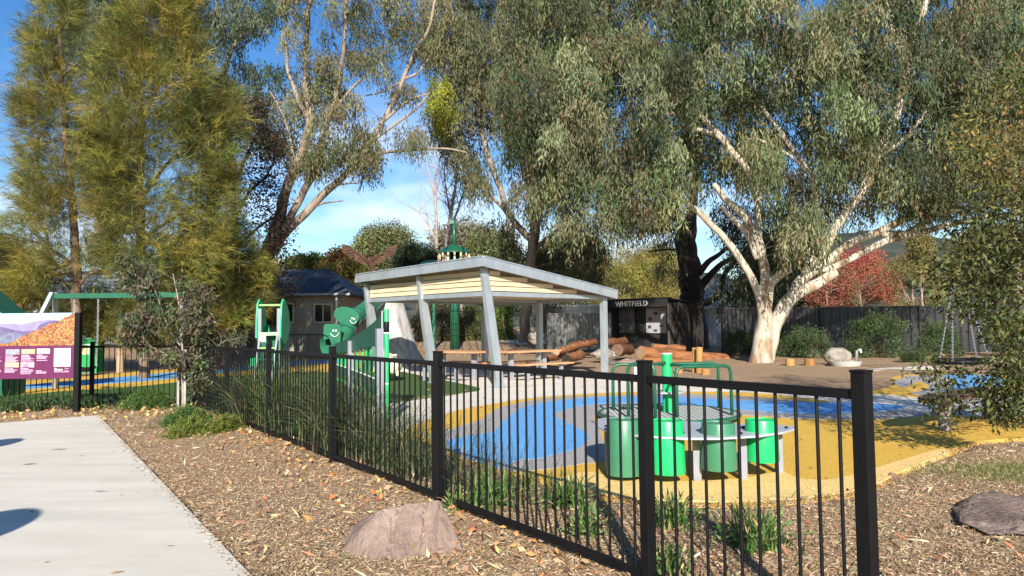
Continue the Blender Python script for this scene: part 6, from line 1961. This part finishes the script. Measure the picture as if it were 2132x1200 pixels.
far_tree('autumn_tree', 'orange-green tree over the fence behind the small tree', 1900, 600, 62, 66, 82, 190, [(.20, .18, .065), (.32, .18, .08), (.14, .17, .055)], .26, .12, .8)
far_tree('autumn_tree', 'yellow poplar like tree on the skyline right of the white gum', 1915, 520, 20, 50, 66, 60, [(.25, .21, .06), (.2, .19, .07)], .34, .14, .7)
far_tree('autumn_tree', 'yellow-orange tree behind the right side branches', 2060, 540, 90, 80, 84, 230, [(.20, .16, .05), (.25, .16, .06), (.12, .13, .04)], .3, .14, .9)
far_tree('gum_tree', 'background olive gum behind the fork of the white gum', 1640, 560, 70, 90, 54, 200, [(.09, .11, .06), (.12, .14, .08)], .34, .1, 1.0)
far_tree('gum_tree', 'far olive gum at the left picture edge above the sheoaks', -10, 560, 60, 90, 60, 130, og, .4, .18, 1.1)
far_tree('shrub_tree', 'dim shrub tree behind the fence left of the house', 430, 660, 90, 60, 42, 190, [(.05, .065, .03), (.07, .085, .035)], .26, .1, .8)
far_tree('shrub_tree', 'dim shrub tree beside the pale house wall', 250, 660, 90, 52, 44, 170, [(.07, .075, .03), (.09, .09, .035)], .26, .1, .8)
far_tree('shrub_tree', 'dark bush in front of the navy roofed house wall', 545, 665, 34, 46, 37, 80, [(.045, .05, .03), (.08, .05, .035)], .2, .1, .6)
far_tree('gum_tree', 'high gum crown at the top right corner behind the white gum', 2090, 60, 120, 130, 40, 330, [(.10, .125, .07), (.13, .155, .09)], .26, .05, .9, 90, thr=-.05)

# ------------------------------------------------------------------ hills
def hill(name, pts, Y, depth, m):
    mb = MB()
    vs = []
    n = len(pts)
    P = catmull([tuple(at(a, b, Y)) for a, b in pts], 8)
    k = len(P)
    rows = [(0, 1), (.5, .75), (1.2, 0)]
    for off, h in ((-1.0, 0.0), (-.5, .55), (0, 1.0), (.6, .5), (1.2, 0)):
        for q in P:
            z = q[2] * h + (8 * noise.fractal(Vector((q[0] * .02, off * 3, 0)), 1, 2, 4) if 0 < h < 1 else 0) + (3 * noise.fractal(Vector((q[0] * .06, 0, 0)), 1, 2, 4) if h == 1 else 0)
            vs.append((q[0], Y + off * depth, z if h else -2))
    fs = [(r * k + i, r * k + i + 1, (r + 1) * k + i + 1, (r + 1) * k + i) for r in range(4) for i in range(k - 1)]
    mb.add(vs, fs)
    return struct(name, mb, m, smooth=True)
m_hill = mat('forested_hill', (.075, .082, .06), (.045, .052, .04), .95, .05, 1.0, .3, spec=.1)
hill('hills', [(1560, 560), (1700, 500), (1790, 482), (1870, 480), (1950, 496), (2050, 500), (2200, 500), (2400, 540), (2700, 600)], 900, 350, m_hill)
hill('hills', [(-400, 560), (0, 570), (300, 560), (560, 548), (640, 540), (720, 538), (800, 548), (1000, 560), (1200, 560), (1500, 570)], 1300, 400, m_hill)

# ------------------------------------------------------------------ sky and sun
SUN_EL, SUN_AZ = 25.5, 1.0
sd = bpy.data.lights.new('sun', 'SUN')
sd.energy = 5.0
sd.angle = R(.53)
sd.color = (1.0, .945, .86)
so = bpy.data.objects.new('sun', sd)
C.objects.link(so)
to_sun = Vector((math.sin(R(SUN_AZ)) * math.cos(R(SUN_EL)), -math.cos(R(SUN_AZ)) * math.cos(R(SUN_EL)), math.sin(R(SUN_EL))))
so.rotation_mode = 'QUATERNION'
so.rotation_quaternion = to_sun.to_track_quat('Z', 'Y')
so.location = (0, -20, 30)
w = bpy.data.worlds.new('World')
S.world = w
w.use_nodes = True
nt = w.node_tree
bgn = nt.nodes['Background']
sk = nt.nodes.new('ShaderNodeTexSky')
sk.sky_type = 'NISHITA'
sk.sun_disc = False
sk.sun_elevation = R(SUN_EL)
sk.sun_rotation = math.pi - R(SUN_AZ)
sk.air_density = 1.0
sk.dust_density = .35
sk.ozone_density = 2.2
tc = nt.nodes.new('ShaderNodeTexCoord')
sx_ = nt.nodes.new('ShaderNodeSeparateXYZ')
nt.links.new(tc.outputs['Generated'], sx_.inputs[0])
mp = nt.nodes.new('ShaderNodeMapping')
mp.inputs['Scale'].default_value = (3.2, 3.2, 10.5)
mp.inputs['Location'].default_value = (.35, .2, .55)
nt.links.new(tc.outputs['Generated'], mp.inputs[0])
nz = nt.nodes.new('ShaderNodeTexNoise')
nz.inputs['Scale'].default_value = 1.35
nz.inputs['Detail'].default_value = 7
nz.inputs['Roughness'].default_value = .52
nt.links.new(mp.outputs[0], nz.inputs['Vector'])
cr_ = nt.nodes.new('ShaderNodeValToRGB')
cr_.color_ramp.elements[0].position = .50
cr_.color_ramp.elements[1].position = .74
nt.links.new(nz.outputs[0], cr_.inputs[0])
er = nt.nodes.new('ShaderNodeValToRGB')      # clouds only low over the horizon
for i, (p, c_) in enumerate(((0, .9), (.22, 1), (.30, .55), (.42, 0))):
    if i >= 2: er.color_ramp.elements.new(p)
for e, (p, c_) in zip(er.color_ramp.elements, ((0, .8), (.14, .8), (.24, .5), (.34, 0))):
    e.position = p; e.color = (c_, c_, c_, 1)
nt.links.new(sx_.outputs[2], er.inputs[0])
mm = nt.nodes.new('ShaderNodeMath'); mm.operation = 'MULTIPLY'
nt.links.new(cr_.outputs[0], mm.inputs[0]); nt.links.new(er.outputs[0], mm.inputs[1])
mx_ = nt.nodes.new('ShaderNodeMix'); mx_.data_type = 'RGBA'
nt.links.new(mm.outputs[0], mx_.inputs[0])
hs = nt.nodes.new('ShaderNodeHueSaturation')
hs.inputs['Saturation'].default_value = 1.34
hs.inputs['Hue'].default_value = .508
nt.links.new(sk.outputs[0], hs.inputs['Color'])
nt.links.new(hs.outputs[0], mx_.inputs[6])
mx_.inputs[7].default_value = (7.6, 8.0, 8.8, 1)
nt.links.new(mx_.outputs[2], bgn.inputs[0])
bgn.inputs[1].default_value = .088
S.view_settings.view_transform = 'Standard'
S.view_settings.look = 'None'
S.view_settings.gamma = 1
S.view_settings.exposure = .92
S.render.engine = 'CYCLES'
S.cycles.max_bounces = 5
S.cycles.diffuse_bounces = 3
S.cycles.transparent_max_bounces = 8
S.cycles.use_denoising = True
S.render.use_persistent_data = False
